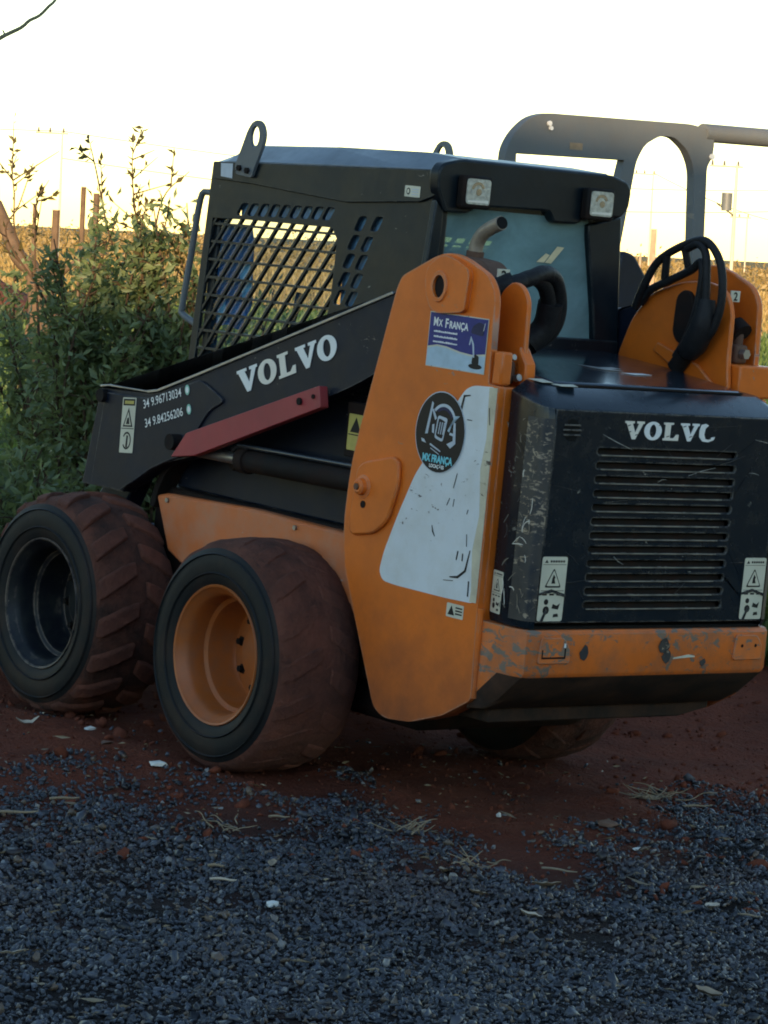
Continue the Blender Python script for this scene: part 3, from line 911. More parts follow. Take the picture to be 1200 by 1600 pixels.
tube('edge_rod', [(-1.088, .566, .455), (-1.086, .566, .75)], .013, 'orange', T1, 10)
# decals on the left tower: looking at +Y face, u runs toward the tail (-x)
def side_frame(y): return ((0, y, 0), (-1, 0, 0), (0, 0, 1), (0, 1, 0))
def fx(poly): return [(-p[0], p[1]) for p in poly]
fl = Flat(*side_frame(.580))
wp = [(-1.075, 1.470), (-0.957, 1.464), (-0.918, 1.448), (-0.886, 1.41), (-0.763, 1.22), (-0.701, 1.139), (-0.632, 0.994), (-0.575, 0.856), (-0.562, 0.793), (-0.585, 0.764), (-0.651, 0.759), (-0.915, 0.758), (-1.074, 0.762)]
fl.add(fx(rnd(wp, .03, 3)), 'white', 0.0015)
fl.add(fx([(-1.0755, 1.468), (-1.035, 1.465), (-1.045, 1.30), (-1.03, 1.2), (-1.048, 1.05), (-1.03, .93), (-1.045, .80), (-1.04, .764), (-1.0745, .765)]), 'white_dirty', 0.0024)
def stroke(f, pts, w, m, h=0.003):
    L, Rr = [], []
    for i, p in enumerate(pts):
        a, b = Vector(pts[max(i - 1, 0)]), Vector(pts[min(i + 1, len(pts) - 1)])
        d = (b - a).normalized(); nn = Vector((-d.y, d.x)) * (w * (.4 if i in (0, len(pts) - 1) else 1) / 2)
        q = Vector(p); L.append(tuple(q + nn)); Rr.append(tuple(q - nn))
    f.add(L + Rr[::-1], m, h)
for pts, w in (([(.888, 1.365), (.905, 1.38), (.915, 1.425), (.945, 1.43)], .009), ([(.94, 1.35), (.965, 1.35)], .006),
               ([(1.045, 1.40), (1.055, 1.345)], .008), ([(.905, 1.12), (.918, 1.17)], .007), ([(.88, 1.06), (.892, 1.085)], .006),
               ([(.912, 1.06), (.915, 1.085)], .006), ([(.985, 1.045), (.99, 1.06)], .006), ([(.815, .985), (.822, .965), (.834, .95)], .006),
               ([(.93, .83), (.97, .835), (1.005, .86), (1.02, .93)], .009), ([(.955, .89), (.96, .92)], .012), ([(.985, .89), (.985, .915)], .012),
               ([(.90, .815), (.95, .82)], .006), ([(1.03, .78), (1.028, .83)], .014), ([(1.0, .94), (.995, .98)], .007)):
    stroke(fl, pts, w, 'ink')
fl.build('white_decal', T1)
# blue sign
fl = Flat(*side_frame(.580))
x0, z0, x1, z1 = .700, 1.503, 1.000, 1.684
fl.rect(x0, z0, x1, z1, 'label', .0022)
fl.add([(x0 + .003, z0 + .066), (x0 + .05, z0 + .075), (x0 + .10, z0 + .073), (x0 + .17, z0 + .062), (x0 + .23, z0 + .058), (x1 - .003, z0 + .066), (x1 - .003, z1 - .003), (x0 + .003, z1 - .003)], 'blue_print', .0028)
fl.add([(x0 + .003, z0 + .003), (x1 - .003, z0 + .003), (x1 - .003, z0 + .060), (x0 + .23, z0 + .052), (x0 + .17, z0 + .056), (x0 + .10, z0 + .067), (x0 + .05, z0 + .069), (x0 + .003, z0 + .060)], 'pale_blue', .0028)
fl.text('M', x0 + .022, z1 - .045, .040, 'letter', .0034, .0010, .82)
fl.text('X', x0 + .050, z1 - .045, .031, 'letter', .0034, .0010, .82)
fl.text('F', x0 + .082, z1 - .047, .042, 'letter', .0034, .0012, .85)
fl.text('RANÇA', x0 + .104, z1 - .047, .033, 'letter', .0034, .0010, .85)
for k, (a, b) in enumerate(((.028, .148), (.030, .150), (.028, .152))):
    zz = z1 - .066 - k * .017
    x = x0 + a
    while x < x0 + b:
        wd = random.uniform(.004, .010)
        fl.rect(x, zz, min(x + wd, x0 + b), zz + random.uniform(.004, .0065), 'letter', .0034)
        x += wd + .0015
# little excavator print
ex = x0 + .235
fl.add(ell(ex + .018, z0 + .022, .034, .009, 14), 'ink', .0034)
fl.add(rnd([(ex - .002, z0 + .030), (ex + .034, z0 + .030), (ex + .032, z0 + .056), (ex + .012, z0 + .062), (ex, z0 + .05)], .004, 2), 'ink', .0034)
fl.add([(ex + .004, z0 + .05), (ex + .010, z0 + .05), (ex + .002, z0 + .094), (ex - .016, z0 + .118), (ex - .022, z0 + .090), (ex - .018, z0 + .088), (ex - .013, z0 + .106), (ex - .004, z0 + .088)], 'silver_print', .0036)
fl.add(rnd([(ex - .02, z0 + .128), (ex + .045, z0 + .122), (ex + .05, z0 + .16), (ex + .02, z0 + .168), (ex - .012, z0 + .15)], .01, 2), 'navy_print', .0040)
stroke(fl, [(ex + .045, z0 + .14), (ex + .05, z0 + .165)], .005, 'letter', .0044)
fl.build('blue_sign', T1)
# oval company sticker
fl = Flat(*side_frame(.580))
cx, cz = .811, 1.292
fl.add(ell(cx, cz, .128, .136, 40), 'silver_print', .0034)
fl.add(ell(cx, cz, .1245, .1325, 40), 'decal_black', .0042)
def arcp(cx, cz, r0, r1, a0, a1, n=14, ky=1.0):
    A = np.radians(np.linspace(a0, a1, n))
    return [(cx + r1 * math.cos(a), cz + r1 * ky * math.sin(a)) for a in A] + [(cx + r0 * math.cos(a), cz + r0 * ky * math.sin(a)) for a in A[::-1]]
fl.add(arcp(cx + .012, cz + .030, .056, .066, 20, 140, 14, 1.0), 'silver_print', .0050)
fl.add(arcp(cx + .012, cz + .030, .045, .0555, 30, 130, 12, 1.0), 'navy_print', .0046)
fl.add([(cx - .075, cz - .012), (cx - .062, cz - .010), (cx - .045, cz + .092), (cx - .053, cz + .098)], 'silver_print', .0050)
fl.add([(cx - .050, cz + .072), (cx - .042, cz + .074), (cx - .022, cz + .045), (cx - .030, cz + .038)], 'silver_print', .0050)
fl.add([(cx - .042, cz + .022), (cx - .032, cz + .025), (cx - .030, cz - .006), (cx - .040, cz - .004)], 'silver_print', .0050)
fl.add(rnd([(cx - .026, cz - .02), (cx + .018, cz - .03), (cx + .034, cz + .05), (cx - .016, cz + .056)], .01, 3), 'silver_print', .0050)
fl.add(rnd([(cx - .019, cz - .012), (cx + .015, cz - .02), (cx + .025, cz + .038), (cx - .010, cz + .047)], .008, 3), 'decal_black', .0056)
for k in range(3):
    fl.add([(cx - .008 + k * .011, cz - .005), (cx - .004 + k * .011, cz - .006), (cx + .002 + k * .011, cz + .034), (cx - .003 + k * .011, cz + .035)], 'silver_print', .0060)
fl.add([(cx + .038, cz + .010), (cx + .048, cz + .006), (cx + .070, cz + .062), (cx + .094, cz + .064), (cx + .062, cz + .046)], 'pale_blue', .0052)
fl.add([(cx + .066, cz + .040), (cx + .076, cz + .040), (cx + .084, cz - .028), (cx + .060, cz - .046), (cx + .040, cz - .034), (cx + .070, cz - .020)], 'silver_print', .0052)
fl.add([(cx + .050, cz - .002), (cx + .078, cz - .006), (cx + .079, cz + .002), (cx + .052, cz + .006)], 'silver_print', .0054)
fl.add([(cx - .092, cz - .028), (cx - .078, cz - .030), (cx - .066, cz - .042), (cx - .088, cz - .038)], 'silver_print', .0050)
fl.add(rnd([(cx - .045, cz - .040), (cx + .012, cz - .060), (cx + .012, cz - .064), (cx - .045, cz - .046)], .002, 2), 'silver_print', .0050)
stroke(fl, [(cx - .04, cz - .056), (cx + .005, cz - .072)], .006, 'silver_print', .0050)
fl.text('MX FRANÇA', cx, cz - .100, .034, 'cyan_print', .0052, .0014, .80, 'CENTER')
fl.text('LOCAÇÕES', cx, cz - .118, .0155, 'letter', .0052, .0007, .95, 'CENTER')
fl.build('oval_sticker', T1)
fl = Flat(*side_frame(.580))
fl.rect(.930, .700, 1.016, .746, 'label', .0015, .004)
fl.add([(.938, .708), (.972, .708), (.955, .739)], 'ink', .0022)
for k in range(3): fl.rect(.976, .712 + k * .010, 1.010, .717 + k * .010, 'ink', .0022)
fl.build('safety_label', T1)

# ---- loader arms
ARM = [(1.249, 1.215), (1.191, 1.224), (.922, 1.229), (.867, 1.24), (.621, 1.326), (.219, 1.471), (-.462, 1.719), (-.70, 1.80), (-.80, 1.80), (-.82, 1.70), (-.50, 1.50), (-.30, 1.395), (.40, 1.13), (.62, 1.03), (.771, .994), (.877, .949), (.964, .895), (1.03, .865), (1.05, .845), (1.32, .845)]
def arm(s):
    Y = lambda a: s * a
    a = plate('loader_arm', rnd(ARM, [0, .02, .04, .04, .2, .2, 0, .05, .05, .05, .1, .1, .1, .1, .08, .06, .06, 0, 0, 0], 3), 'y', Y(.485), Y(.548), 'arm_black', LOADER, bevel=0.006)
    # pale worn top edge strip
    edge = [(.93, 1.231), (.867, 1.242), (.621, 1.328), (.219, 1.473), (-.46, 1.720)]
    e2 = [(p[0] + .004, p[1] + .010) for p in reversed(edge)]
    plate('top_lip', edge + e2, 'y', Y(.480), Y(.556), 'steel', a, bevel=0.002)
    plate('front_lip', [(1.245, 1.219), (1.19, 1.228), (.93, 1.233), (.93, 1.240), (1.19, 1.236), (1.25, 1.227)], 'y', Y(.480), Y(.555), 'steel', a, bevel=0.002)
    # front drop face standing proud, and the dark front edge plate
    dr = [(1.205, 1.205), (.93, 1.212), (.86, 1.228), (.60, 1.318), (.43, 1.255), (.53, 1.215), (.60, 1.12), (.66, 1.03), (.771, .994), (.877, .949), (.964, .895), (1.03, .865), (1.05, .850), (1.25, .850)]
    plate('drop_plate', rnd(dr, [.02, .04, .05, .03, .06, .06, .05, .02, .08, .06, .05, 0, 0, 0], 3), 'y', Y(.5475), Y(.557), 'arm_black', a, bevel=0.004)
    # inboard leg down to the coupler
    lg = [(1.02, .98), (1.18, 1.0), (1.45, .62), (1.74, .42), (1.74, .24), (1.62, .22), (1.30, .50)]
    plate('drop_leg', lg, 'y', Y(.39), Y(.47), 'arm_black', a, bevel=0.008)
    tube('pivot_bolt', [(1.215, Y(.548), 1.19), (1.215, Y(.575), 1.19)], .026, 'under', a, 10)
    tube('pivot_bolt', [(.70, Y(.548), 1.075), (.70, Y(.60), 1.075)], .03, 'under', a, 12)
    # lift cylinder
    c = tube('lift_cylinder', [(-.40, Y(.520), 1.066), (.34, Y(.520), 1.056)], .040, 'under', LOADER, 18)
    tube('cylinder_rod', [(.33, Y(.520), 1.056), (.66, Y(.520), 1.052)], .022, 'steel', c, 14)
    tube('cylinder_gland', [(.30, Y(.520), 1.0565), (.345, Y(.520), 1.056)], .048, 'under', c, 18)
    tube('hydraulic_line', [(-.38, Y(.535), 1.118), (.0, Y(.535), 1.112), (.36, Y(.535), 1.106), (.40, Y(.53), 1.085)], .009, 'black', c, 8)
    return a
A1 = arm(1)
A2 = arm(-1)
tube('coupler_tube', [(1.62, -.47, .34), (1.62, .47, .34)], .06, 'arm_black', LOADER, 16)
plate('coupler_plate', [(1.70, .12), (1.74, .12), (1.86, .62), (1.82, .62)], 'y', -.50, .50, 'arm_black', LOADER, bevel=0.006)
# red safety brace on the left arm
br = plate('safety_brace', rnd([(.600, 1.120), (.684, 1.022), (.54, 1.044), (-.178, 1.302), (-.160, 1.376)], .006, 2), 'y', .562, .598, 'red', LOADER, bevel=0.006)
tube('brace_bolt', [(-.06, .597, 1.310), (-.06, .606, 1.310)], .013, 'under', br, 8)
tube('brace_bolt', [(-.135, .597, 1.335), (-.135, .604, 1.335)], .008, 'under', br, 8)

# lettering on the left arm (slopes up toward the tail)
d_arm = Vector((-.605, 0, .215)).normalized()
n_y = Vector((0, 1, 0))
v_arm = n_y.cross(d_arm); v_arm = -v_arm if v_arm.z < 0 else v_arm
lettering(A1, ((.362, .549, 1.287), d_arm, v_arm, n_y), 0, 0, .086, 1.46, ['letter', 'letter_cream', 'letter_cream', 'letter', 'letter'], -.005)
for k, s_ in enumerate(('34 9.84256206', '34 9.96713034')):
    fl = Flat((.915, .5575, 1.085), Vector((-.298, 0, .092)), Vector((.092, 0, .298)), n_y)
    fl.text(s_, .0, .018 + k * .072, .046, 'letter', .0015, .0003, .90)
    fl.add(ell(.286, .034 + k * .072, .014, .019, 14), 'green_print', .0015)
    fl.add(ell(.286, .034 + k * .072, .009, .012, 12), 'letter', .0022)
    fl.build('phone_number', A1)['kind'] = 'stuff'
fl = Flat((1.076, .5575, .990), Vector((-1, 0, .09)), Vector((.02, 0, 1)), n_y)
fl.rect(0, 0, .088, .208, 'label', .0012, .005)
fl.rect(.006, .178, .082, .203, 'ink', .0018); fl.rect(.016, .184, .075, .196, 'label_yellow', .0024)
fl.add([(.012, .098), (.076, .098), (.044, .170)], 'ink', .0018); fl.add([(.022, .104), (.066, .104), (.044, .154)], 'label', .0024)
fl.add([(.034, .108), (.056, .108), (.050, .134), (.040, .130)], 'ink', .0030)
fl.rect(.004, .090, .084, .093, 'ink', .0018)
fl.add(arcp(.044, .046, .022, .028, -150, 150, 16, 1.2), 'ink', .0018)
fl.add([(.038, .022), (.050, .020), (.052, .064), (.042, .068)], 'ink', .0018)
fl.build('arm_warning_label', A1)
fl = Flat((-.215, .4965, 1.165), (-1, 0, 0), (0, 0, 1), n_y)
fl2 = plate('label_bracket', [(-.20, 1.14), (-.345, 1.14), (-.345, 1.33), (-.20, 1.33)], 'y', .47, .4960, 'under', A1, bevel=0.003)
fl.rect(0, 0, .085, .125, 'label_yellow', .0012, .004)
fl.add([(.012, .062), (.072, .062), (.042, .115)], 'ink', .0018)
fl.rect(.004, .052, .080, .056, 'ink', .0018)
fl.build('yellow_label', A1)

# ---- cab
CAB = empty('cab', LOADER)
side_out = [(.835, 2.10), (-.465, 2.145), (-.475, 1.575), (-.46, 1.36), (.885, 1.30)]
side_open = [(.805, 1.900), (.60, 1.908), (.085, 1.915), (.050, 1.875), (.055, 1.66), (.115, 1.40), (.845, 1.345)]
def pslot(x, z, w=.044, h=.046, sh=.030): return rnd([(x + w / 2 + sh / 2, z - h / 2), (x - w / 2 + sh / 2, z - h / 2), (x - w / 2 - sh / 2, z + h / 2), (x + w / 2 - sh / 2, z + h / 2)], .012, 2)
side_slots = [pslot(.625 - .064 * k, 1.944 + .0022 * k) for k in range(9)]
side_slots += [pslot(x, z, .042, .052) for x, z in ((-.165, 1.945), (-.075, 1.940), (-.045, 1.872), (-.120, 1.872), (-.028, 1.806), (-.100, 1.806), (-.012, 1.740), (-.082, 1.740), (.004, 1.676), (-.064, 1.676))]
def clip_line(poly, p, d):
    ts = []
    n = len(poly)
    for i in range(n):
        a, b = Vector(poly[i]), Vector(poly[(i + 1) % n])
        e = b - a
        den = d.x * e.y - d.y * e.x
        if abs(den) < 1e-9: continue
        w = a - p
        t = (w.x * e.y - w.y * e.x) / den
        s_ = (w.x * d.y - w.y * d.x) / den
        if 0 <= s_ < 1: ts.append(t)
    ts.sort()
    return [(ts[i], ts[i + 1]) for i in range(0, len(ts) - 1, 2)]
def bar(parent, p, q, w, y0, y1):
    p, q = Vector(p), Vector(q)
    d = (q - p).normalized(); nn = Vector((-d.y, d.x)) * w / 2
    p -= d * .006; q += d * .006
    v, f = prism([tuple(p + nn), tuple(q + nn), tuple(q - nn), tuple(p - nn)], 'y', y0, y1)
    return mesh_obj('grille_bar', v, f, 'cab_black', parent, 0)
for s in (1, -1):
    plate('side_panel', side_out, 'y', s * .405, s * .420, 'cab_black', CAB, [side_open] + (side_slots if s > 0 else []), bevel=0.002)
    for k in range(11):
        z = 1.285 + .066 * k
        d = Vector((-1, 0.018))
        for a, b in clip_line(side_open, Vector((.9, z)), d):
            bar(CAB, Vector((.9, z)) + d * a, Vector((.9, z)) + d * b, .009, s * .402, s * .416)
    for k in range(22):
        p = Vector((1.42 - .076 * k, 1.30)); d = Vector((-.80, 1)).normalized()
        for a, b in clip_line(side_open, p, d):
            if b - a > .03:
                bar(CAB, p + d * a, p + d * b, .010, s * .4035, s * .4175)
    band = [(.565, 2.038), (.01, 2.008), (-.40, 2.036), (-.478, 2.062), (-.482, 2.15), (.822, 2.108), (.815, 2.045)]
    plate('roof_band', rnd(band, .01, 2), 'y', s * .4195, s * .431, 'cab_black', CAB, bevel=0.003)
plate('side_pane', [(.80, 1.91), (.06, 1.92), (.06, 1.66), (.12, 1.39), (.84, 1.34)], 'y', .3945, .3975, 'side_glass', CAB, bevel=0)
# thin opaque blue panels standing in for the blue behind slots and bars
plate('blue_fill_panel', rnd([(.67, 1.918), (.67, 1.985), (-.20, 1.985), (-.20, 1.85), (-.13, 1.64), (.035, 1.63), (.035, 1.915)], .01, 2), 'y', .388, .391, 'blue_fill', CAB, bevel=0)
shp = plate('blue_fill_panel', rnd([(.775, 1.885), (.60, 1.890), (.578, 1.82), (.572, 1.73), (.556, 1.60), (.62, 1.50), (.70, 1.52), (.765, 1.50), (.79, 1.70)], .02, 3), 'y', .386, .389, 'blue_dark', CAB, bevel=0)
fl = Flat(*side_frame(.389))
fl.add([(-.655, 1.725), (-.590, 1.752), (-.564, 1.665), (-.615, 1.615), (-.63, 1.67)], 'cyan_fill', .002)
fl.add([(-.760, 1.565), (-.721, 1.602), (-.694, 1.533), (-.755, 1.516)], 'cyan_fill', .002)
fl.add([(-.66, 1.60), (-.60, 1.61), (-.585, 1.56), (-.64, 1.52), (-.69, 1.55)], 'blue_fill', .002)
fl.build('pale_fill_panel', CAB)
# roof with chamfered sides
def roof():
    V = []
    for x, zs, zt in ((.83, 2.100, 2.158), (.74, 2.108, 2.180), (.22, 2.126, 2.200), (-.30, 2.142, 2.208), (-.50, 2.148, 2.196)):
        ins = .10 if x < .8 else .13
        V += [(x, .428, zs), (x - (.05 if x > .8 else 0), .428 - ins, zt), (x - (.05 if x > .8 else 0), -.428 + ins, zt), (x, -.428, zs)]
    F = []
    for i in range(4):
        for k in range(3):
            F.append((i * 4 + k, i * 4 + k + 1, i * 4 + 5 + k, i * 4 + 4 + k))
    F += [(0, 1, 2, 3), (19, 18, 17, 16)]
    F += [(i * 4, i * 4 + 4, i * 4 + 7, i * 4 + 3) for i in range(4)]
    return mesh_obj('roof', V, F, 'sky_lit_roof', CAB, 20, bevel=0.01)
roof()
# rear valance with two work lamps
val = [(.349, 2.193), (-.349, 2.193), (-.425, 2.174), (-.445, 2.146), (-.440, 2.084), (-.405, 2.046), (-.25, 2.046), (-.205, 2.011), (-.095, 2.009), (-.066, 2.046), (.25, 2.040), (.30, 2.012), (.40, 2.012), (.440, 2.084), (.445, 2.146), (.425, 2.174)]
plate('rear_valance', rnd(val, .012, 2), 'x', -.452, -.505, 'cab_black', CAB, bevel=0.008)
for yc in (.298, -.270):
    lp = box('work_lamp', (-.545, -.506, yc - .064, yc + .064, 2.030, 2.142), 'under', CAB, 0.010)
    fr = Flat((-.5455, yc, 2.088), (0, -1, 0), (0, 0, 1), (-1, 0, 0))
    fr.add(rnd([(-.052, -.042), (.052, -.042), (.052, .044), (-.052, .044)], .012, 3), 'lamp_lens', .003, .004)
    fr.add(arcp(-.004, .004, .020, .030, 20, 170, 16), 'lamp_reflector', .0045, .001)
    fr.add(ell(0, .0, .012, .012, 12), 'lamp_reflector', .0045, .001)
    fr.add([(-.045, -.036), (.045, -.036), (.045, -.026), (-.045, -.030)], 'letter_cream', .0045, .001)
    fr.build('lamp_lens', CAB)
for s in (1, -1):
    post = [(-.270, 2.012), (-.424, 2.05), (-.470, 1.575), (-.350, 1.600), (-.335, 1.70), (-.275, 1.97)] if s < 0 else [(.392, 2.012), (.430, 2.05), (.470, 1.575), (.425, 1.600), (.405, 1.70), (.392, 1.97)]
    plate('rear_post', post, 'x', -.460, -.490, 'cab_black', CAB, bevel=0.006)
    box('corner_post', (-.475, -.40, *sorted((s * .36, s * .404)), 1.37, 2.05), 'cab_black', CAB, 0.008)
    box('front_post', (.785, .83, *sorted((s * .36, s * .404)), 1.33, 2.10), 'cab_black', CAB, 0.008)
box('window_sill', (-.495, -.455, -.465, .465, 1.560, 1.612), 'cab_black', CAB, 0.006)
plate('rear_window', [(.435, 1.60), (-.36, 1.60), (-.285, 2.03), (.41, 2.03)], 'x', -.462, -.467, 'rear_glass', CAB, bevel=0)
box('cab_floor', (-.44, .88, -.40, .40, 1.352, 1.368), 'interior', CAB, 0.004)
sp = [(.02, 1.38), (.45, 1.38), (.45, 1.48), (.10, 1.50), (.0, 1.86), (-.09, 1.88), (-.12, 1.84), (-.04, 1.46)]
plate('operator_seat', rnd(sp, .04, 3), 'y', -.20, .20, 'seat', CAB, bevel=0.02)
for s in (1, -1):
    tube('control_lever', [(.46, s * .24, 1.37), (.50, s * .24, 1.55), (.49, s * .22, 1.66)], [.012, .010, .018], 'interior', CAB, 8)
fl = Flat((-.47, 0, 0), (0, -1, 0), (0, 0, 1), (-1, 0, 0))
fl.add([(.100, 1.868), (.128, 1.866), (.182, 1.925), (.150, 1.927)], 'reflection_patch', .002)  # warm patches laid on the pane for the bright reflection in it
fl.add([(.060, 1.868), (.095, 1.868), (.118, 1.895), (.100, 1.90)], 'reflection_patch', .002)
fl.build('window_reflection', CAB)
# lifting eyes and grab rail
for s in (1, -1):
    o_ = [(.665, 2.100), (.655, 2.068), (.555, 2.060), (.548, 2.085), (.500, 2.19), (.497, 2.225), (.515, 2.258), (.545, 2.272), (.580, 2.262), (.605, 2.23), (.640, 2.150)]
    plate('lifting_eye', rnd(o_, .016, 3), 'y', s * .432, s * .446, 'grey_paint', CAB, [ell(.556, 2.210, .026, .038, 16)], bevel=0.004)
    tube('eye_bolt', [(.63, s * .445, 2.092), (.63, s * .456, 2.092)], .012, 'under', CAB, 6)
    tube('eye_bolt', [(.58, s * .445, 2.085), (.58, s * .456, 2.085)], .012, 'under', CAB, 6)
    tube('grab_rail', [(.83, s * .40, 1.985), (.875, s * .405, 1.992), (.908, s * .41, 1.965), (.935, s * .41, 1.76), (.962, s * .41, 1.56), (.955, s * .41, 1.53), (.88, s * .40, 1.50)], .0125, 'steel' if s < 0 else 'grey_paint', CAB, 10, m=4)
fl = Flat(*side_frame(.431))
fl.rect(.317, 2.050, .400, 2.088, 'label', .0015, .003)
fl.add(ell(.337, 2.069, .010, .012, 10), 'ink', .0022); fl.add(ell(.337, 2.069, .006, .008, 10), 'label', .0028)
for k in range(3): fl.rect(.356, 2.057 + k * .009, .392, 2.0605 + k * .009, 'silver_print', .0022)
fl.build('cab_label', CAB)
fl = Flat(*side_frame(.431))
fl.add([(-.762, 2.056), (-.690, 2.052), (-.694, 2.106), (-.768, 2.104)], 'silver_print', .0015)
fl.build('front_label', CAB)

# ---- engine hood
HOOD = empty('engine_hood', LOADER)
def hood_shell():
    half = [(-1.085, .525), (-1.15, .543), (-1.22, .548), (-1.26, .544), (-1.281, .533), (-1.289, .512)]
    ring = half + [(x, -y) for x, y in reversed(half)]
    lv = [(.716, 0), (.735, .004), (1.405, .004), (1.428, -.004)]
    V, F = [], []
    for z, d in lv:
        for x, y in ring:
            zz = z
            if z > 1.4: zz = z + (.038 * min(1, max(0, (x + 1.289) / .2)))
            V.append((x - d if x < -1.2 else x, y + math.copysign(d, y), zz))
    for x, y in ring:           # top ring of the chamfer
        t = min(1, max(0, (-1.085 - x) / .2))
        V.append((x + .085 * t, y * (.90), 1.502 - .012 * t))
    n = len(ring)
    for i in range(len(lv)):
        for k in range(n - 1):
            if i < 3 and k == n // 2 - 1: continue      # opening for the tailgate panel
            F.append((i * n + k, i * n + k + 1, (i + 1) * n + k + 1, (i + 1) * n + k))
    F.append(tuple(4 * n + k for k in range(n)))
    o = mesh_obj('hood_shell', V, F, 'hood_black', HOOD, 35)
    return o
hood_shell()
# scraped corner skin on the left edge, just proud of the shell
def corner_skin(s):
    half = [(-1.205, .5535), (-1.235, .5525), (-1.263, .5485), (-1.284, .5365), (-1.2922, .5135)]
    V, F = [], []
    zs = [.74, .80, .95, 1.10, 1.25, 1.395]
    for z in zs:
        for k, (x, y) in enumerate(half):
            j = .012 * mnoise.noise(Vector((z * 9, k * 3.3, s * 4)))
            V.append((x - .0015, s * (y + (.0015) + (j if k in (0, 4) and False else 0)), z))
    n = len(half)
    for i in range(len(zs) - 1):
        for k in range(n - 1):
            F.append((i * n + k, i * n + k + 1, (i + 1) * n + k + 1, (i + 1) * n + k))
    return mesh_obj('corner_guard', V, F, 'hood_corner', HOOD, 60)
corner_skin(1); corner_skin(-1)
# top cover between the towers
tc = [(-.475, 1.572), (-.80, 1.548), (-1.165, 1.505), (-1.175, 1.488), (-1.165, 1.40), (-.475, 1.40)]
M['hood_top'] = paint('glossy_black_sky_tint', (0.014, 0.026, 0.042), 0.20, (0.04, 0.045, 0.05), 0.2, 0.06, (0.2, 0.2, 0.2), 0.2, coat=0.6)  # black hood paint made bluer to stand for the sky reflection
plate('top_cover', tc, 'y', -.425, .425, 'hood_top', HOOD, bevel=0.008)
box('top_seam_strip', (-1.185, -1.172, -.42, .42, 1.493, 1.500), 'under', HOOD, 0.001)
fl = Flat((-.80, 0, 1.549), (0, -1, 0), (-.365, 0, -.043), (-.1, 0, 1))
fl.add([(-.04, .05), (.03, .08), (.10, .07), (.12, .095), (.06, .10), (.10, .13), (.02, .125), (-.02, .09)], 'steel', .0015)
fl.add([(.06, .16), (.16, .155), (.19, .175), (.10, .185)], 'letter', .0015)
fl.build('torn_label', HOOD)
# tailgate panel with twelve louvre slots
slots = []
for k in range(12):
    z = 1.297 - .0458 * k
    yl, yr = .318 - .0006 * k, -.315
    slots.append(rnd([(yl, z - .0105), (yr, z - .0105), (yr, z + .0105), (yl, z + .0105)], .0098, 3))
vent = []
gate = [(.5115, .735), (-.5115, .735), (-.5115, 1.427), (.5115, 1.427)]
plate('tailgate', gate, 'x', -1.281, -1.2925, 'hood_black', HOOD, slots, bevel=0.002)
sl = None
for k in range(12):
    z = 1.297 - .0458 * k
    v = [(-1.280, .317, z - .026), (-1.280, -.314, z - .026), (-1.266, .317, z + .004), (-1.266, -.314, z + .004), (-1.277, .317, z - .027), (-1.277, -.314, z - .027), (-1.263, .317, z + .003), (-1.263, -.314, z + .003)]
    f = [(0, 1, 3, 2), (4, 6, 7, 5), (0, 4, 5, 1), (2, 3, 7, 6), (0, 2, 6, 4), (1, 5, 7, 3)]
    if sl is None:
        sl = o = mesh_obj('louvre_slat', [(a, b, c - 1.297) for a, b, c in v], f, 'under', HOOD, 0)
    else:
        o = sl.copy(); COL.objects.link(o); o.parent = HOOD
    o.location.z = z
    # bent lip along the lower edge of the slot, rubbed to bare metal
    v, f = box_vf(-1.2975, -1.2915, -.262, .300, z - .0150, z - .0112)
    if k == 0:
        lp0 = o = mesh_obj('louvre_lip', [(a, b, c - 1.297) for a, b, c in v], f, 'worn_lip', HOOD, 0, bevel=0.0012)
    else:
        o = lp0.copy(); COL.objects.link(o); o.parent = HOOD
    o.location.z = z
box('radiator_core', (-1.255, -1.20, -.50, .50, .74, 1.43), 'opening_black', HOOD, 0.002)
fr_back = ((-1.2925, 0, 0), (0, -1, 0), (0, 0, 1), (-1, 0, 0))
lettering(HOOD, fr_back, -.211, 1.340, .059, 1.50, ['letter_cream', 'letter', 'letter_cream', 'letter', 'letter'], .01, wear=True)
# round vent with three bars
fl = Flat(*fr_back)
fl.add(ell(-.440, 1.362, .034, .036, 24), 'opening_black', .001)
fl.build('vent_hole', HOOD)
for k in range(3):
    z = 1.346 + .016 * k
    hw = math.sqrt(max(0, .036 ** 2 - (z - 1.362) ** 2)) + .003
    box('vent_bar', (-1.297, -1.293, .440 - hw, .440 + hw, z - .0028, z + .0028), 'hood_black', HOOD, 0.001)
fl = Flat(*fr_back)
warn_label(fl, -.447, .740, -.402, .952) if False else None
fl = Flat((-1.2945, 0, 0), (0, -1, 0), (0, 0, 1), (-1, 0, 0))
warn_label(fl, -.510, .742, -.402, .952, torn=True)
fl.build('warning_label', HOOD)
fl = Flat((-1.2945, 0, 0), (0, -1, 0), (0, 0, 1), (-1, 0, 0))
warn_label(fl, .405, .742, .508, .952, torn=True)
fl.build('warning_label', HOOD)
fl = Flat((0, .5105, 0), (-1, 0, 0), (0, 0, 1), (.0, 1, 0))
fl2 = Flat((-1.035, .5035, 0), Vector((-.065, .010, 0)), (0, 0, 1), Vector((.010, .065, 0)))
fl2 = Flat((-1.085, .5295, 0), Vector((-.065, .018, 0)), (0, 0, 1), Vector((.018, .065, 0)))
warn_label(fl2, .004, .742, .078, .880)
fl2.build('side_warning_label', HOOD)
fl = Flat((-1.13, .45, 1.5005), (-.9, -.05, -.1), (0, -1, .02), (0, 0, 1))
fl.add([(-.03, -.03), (.03, -.02), (.035, .07), (-.02, .075)], 'label', .004)
fl.add([(.05, .0), (.085, .01), (.09, .08), (.055, .09)], 'label', .004)
fl.build('corner_label', HOOD)
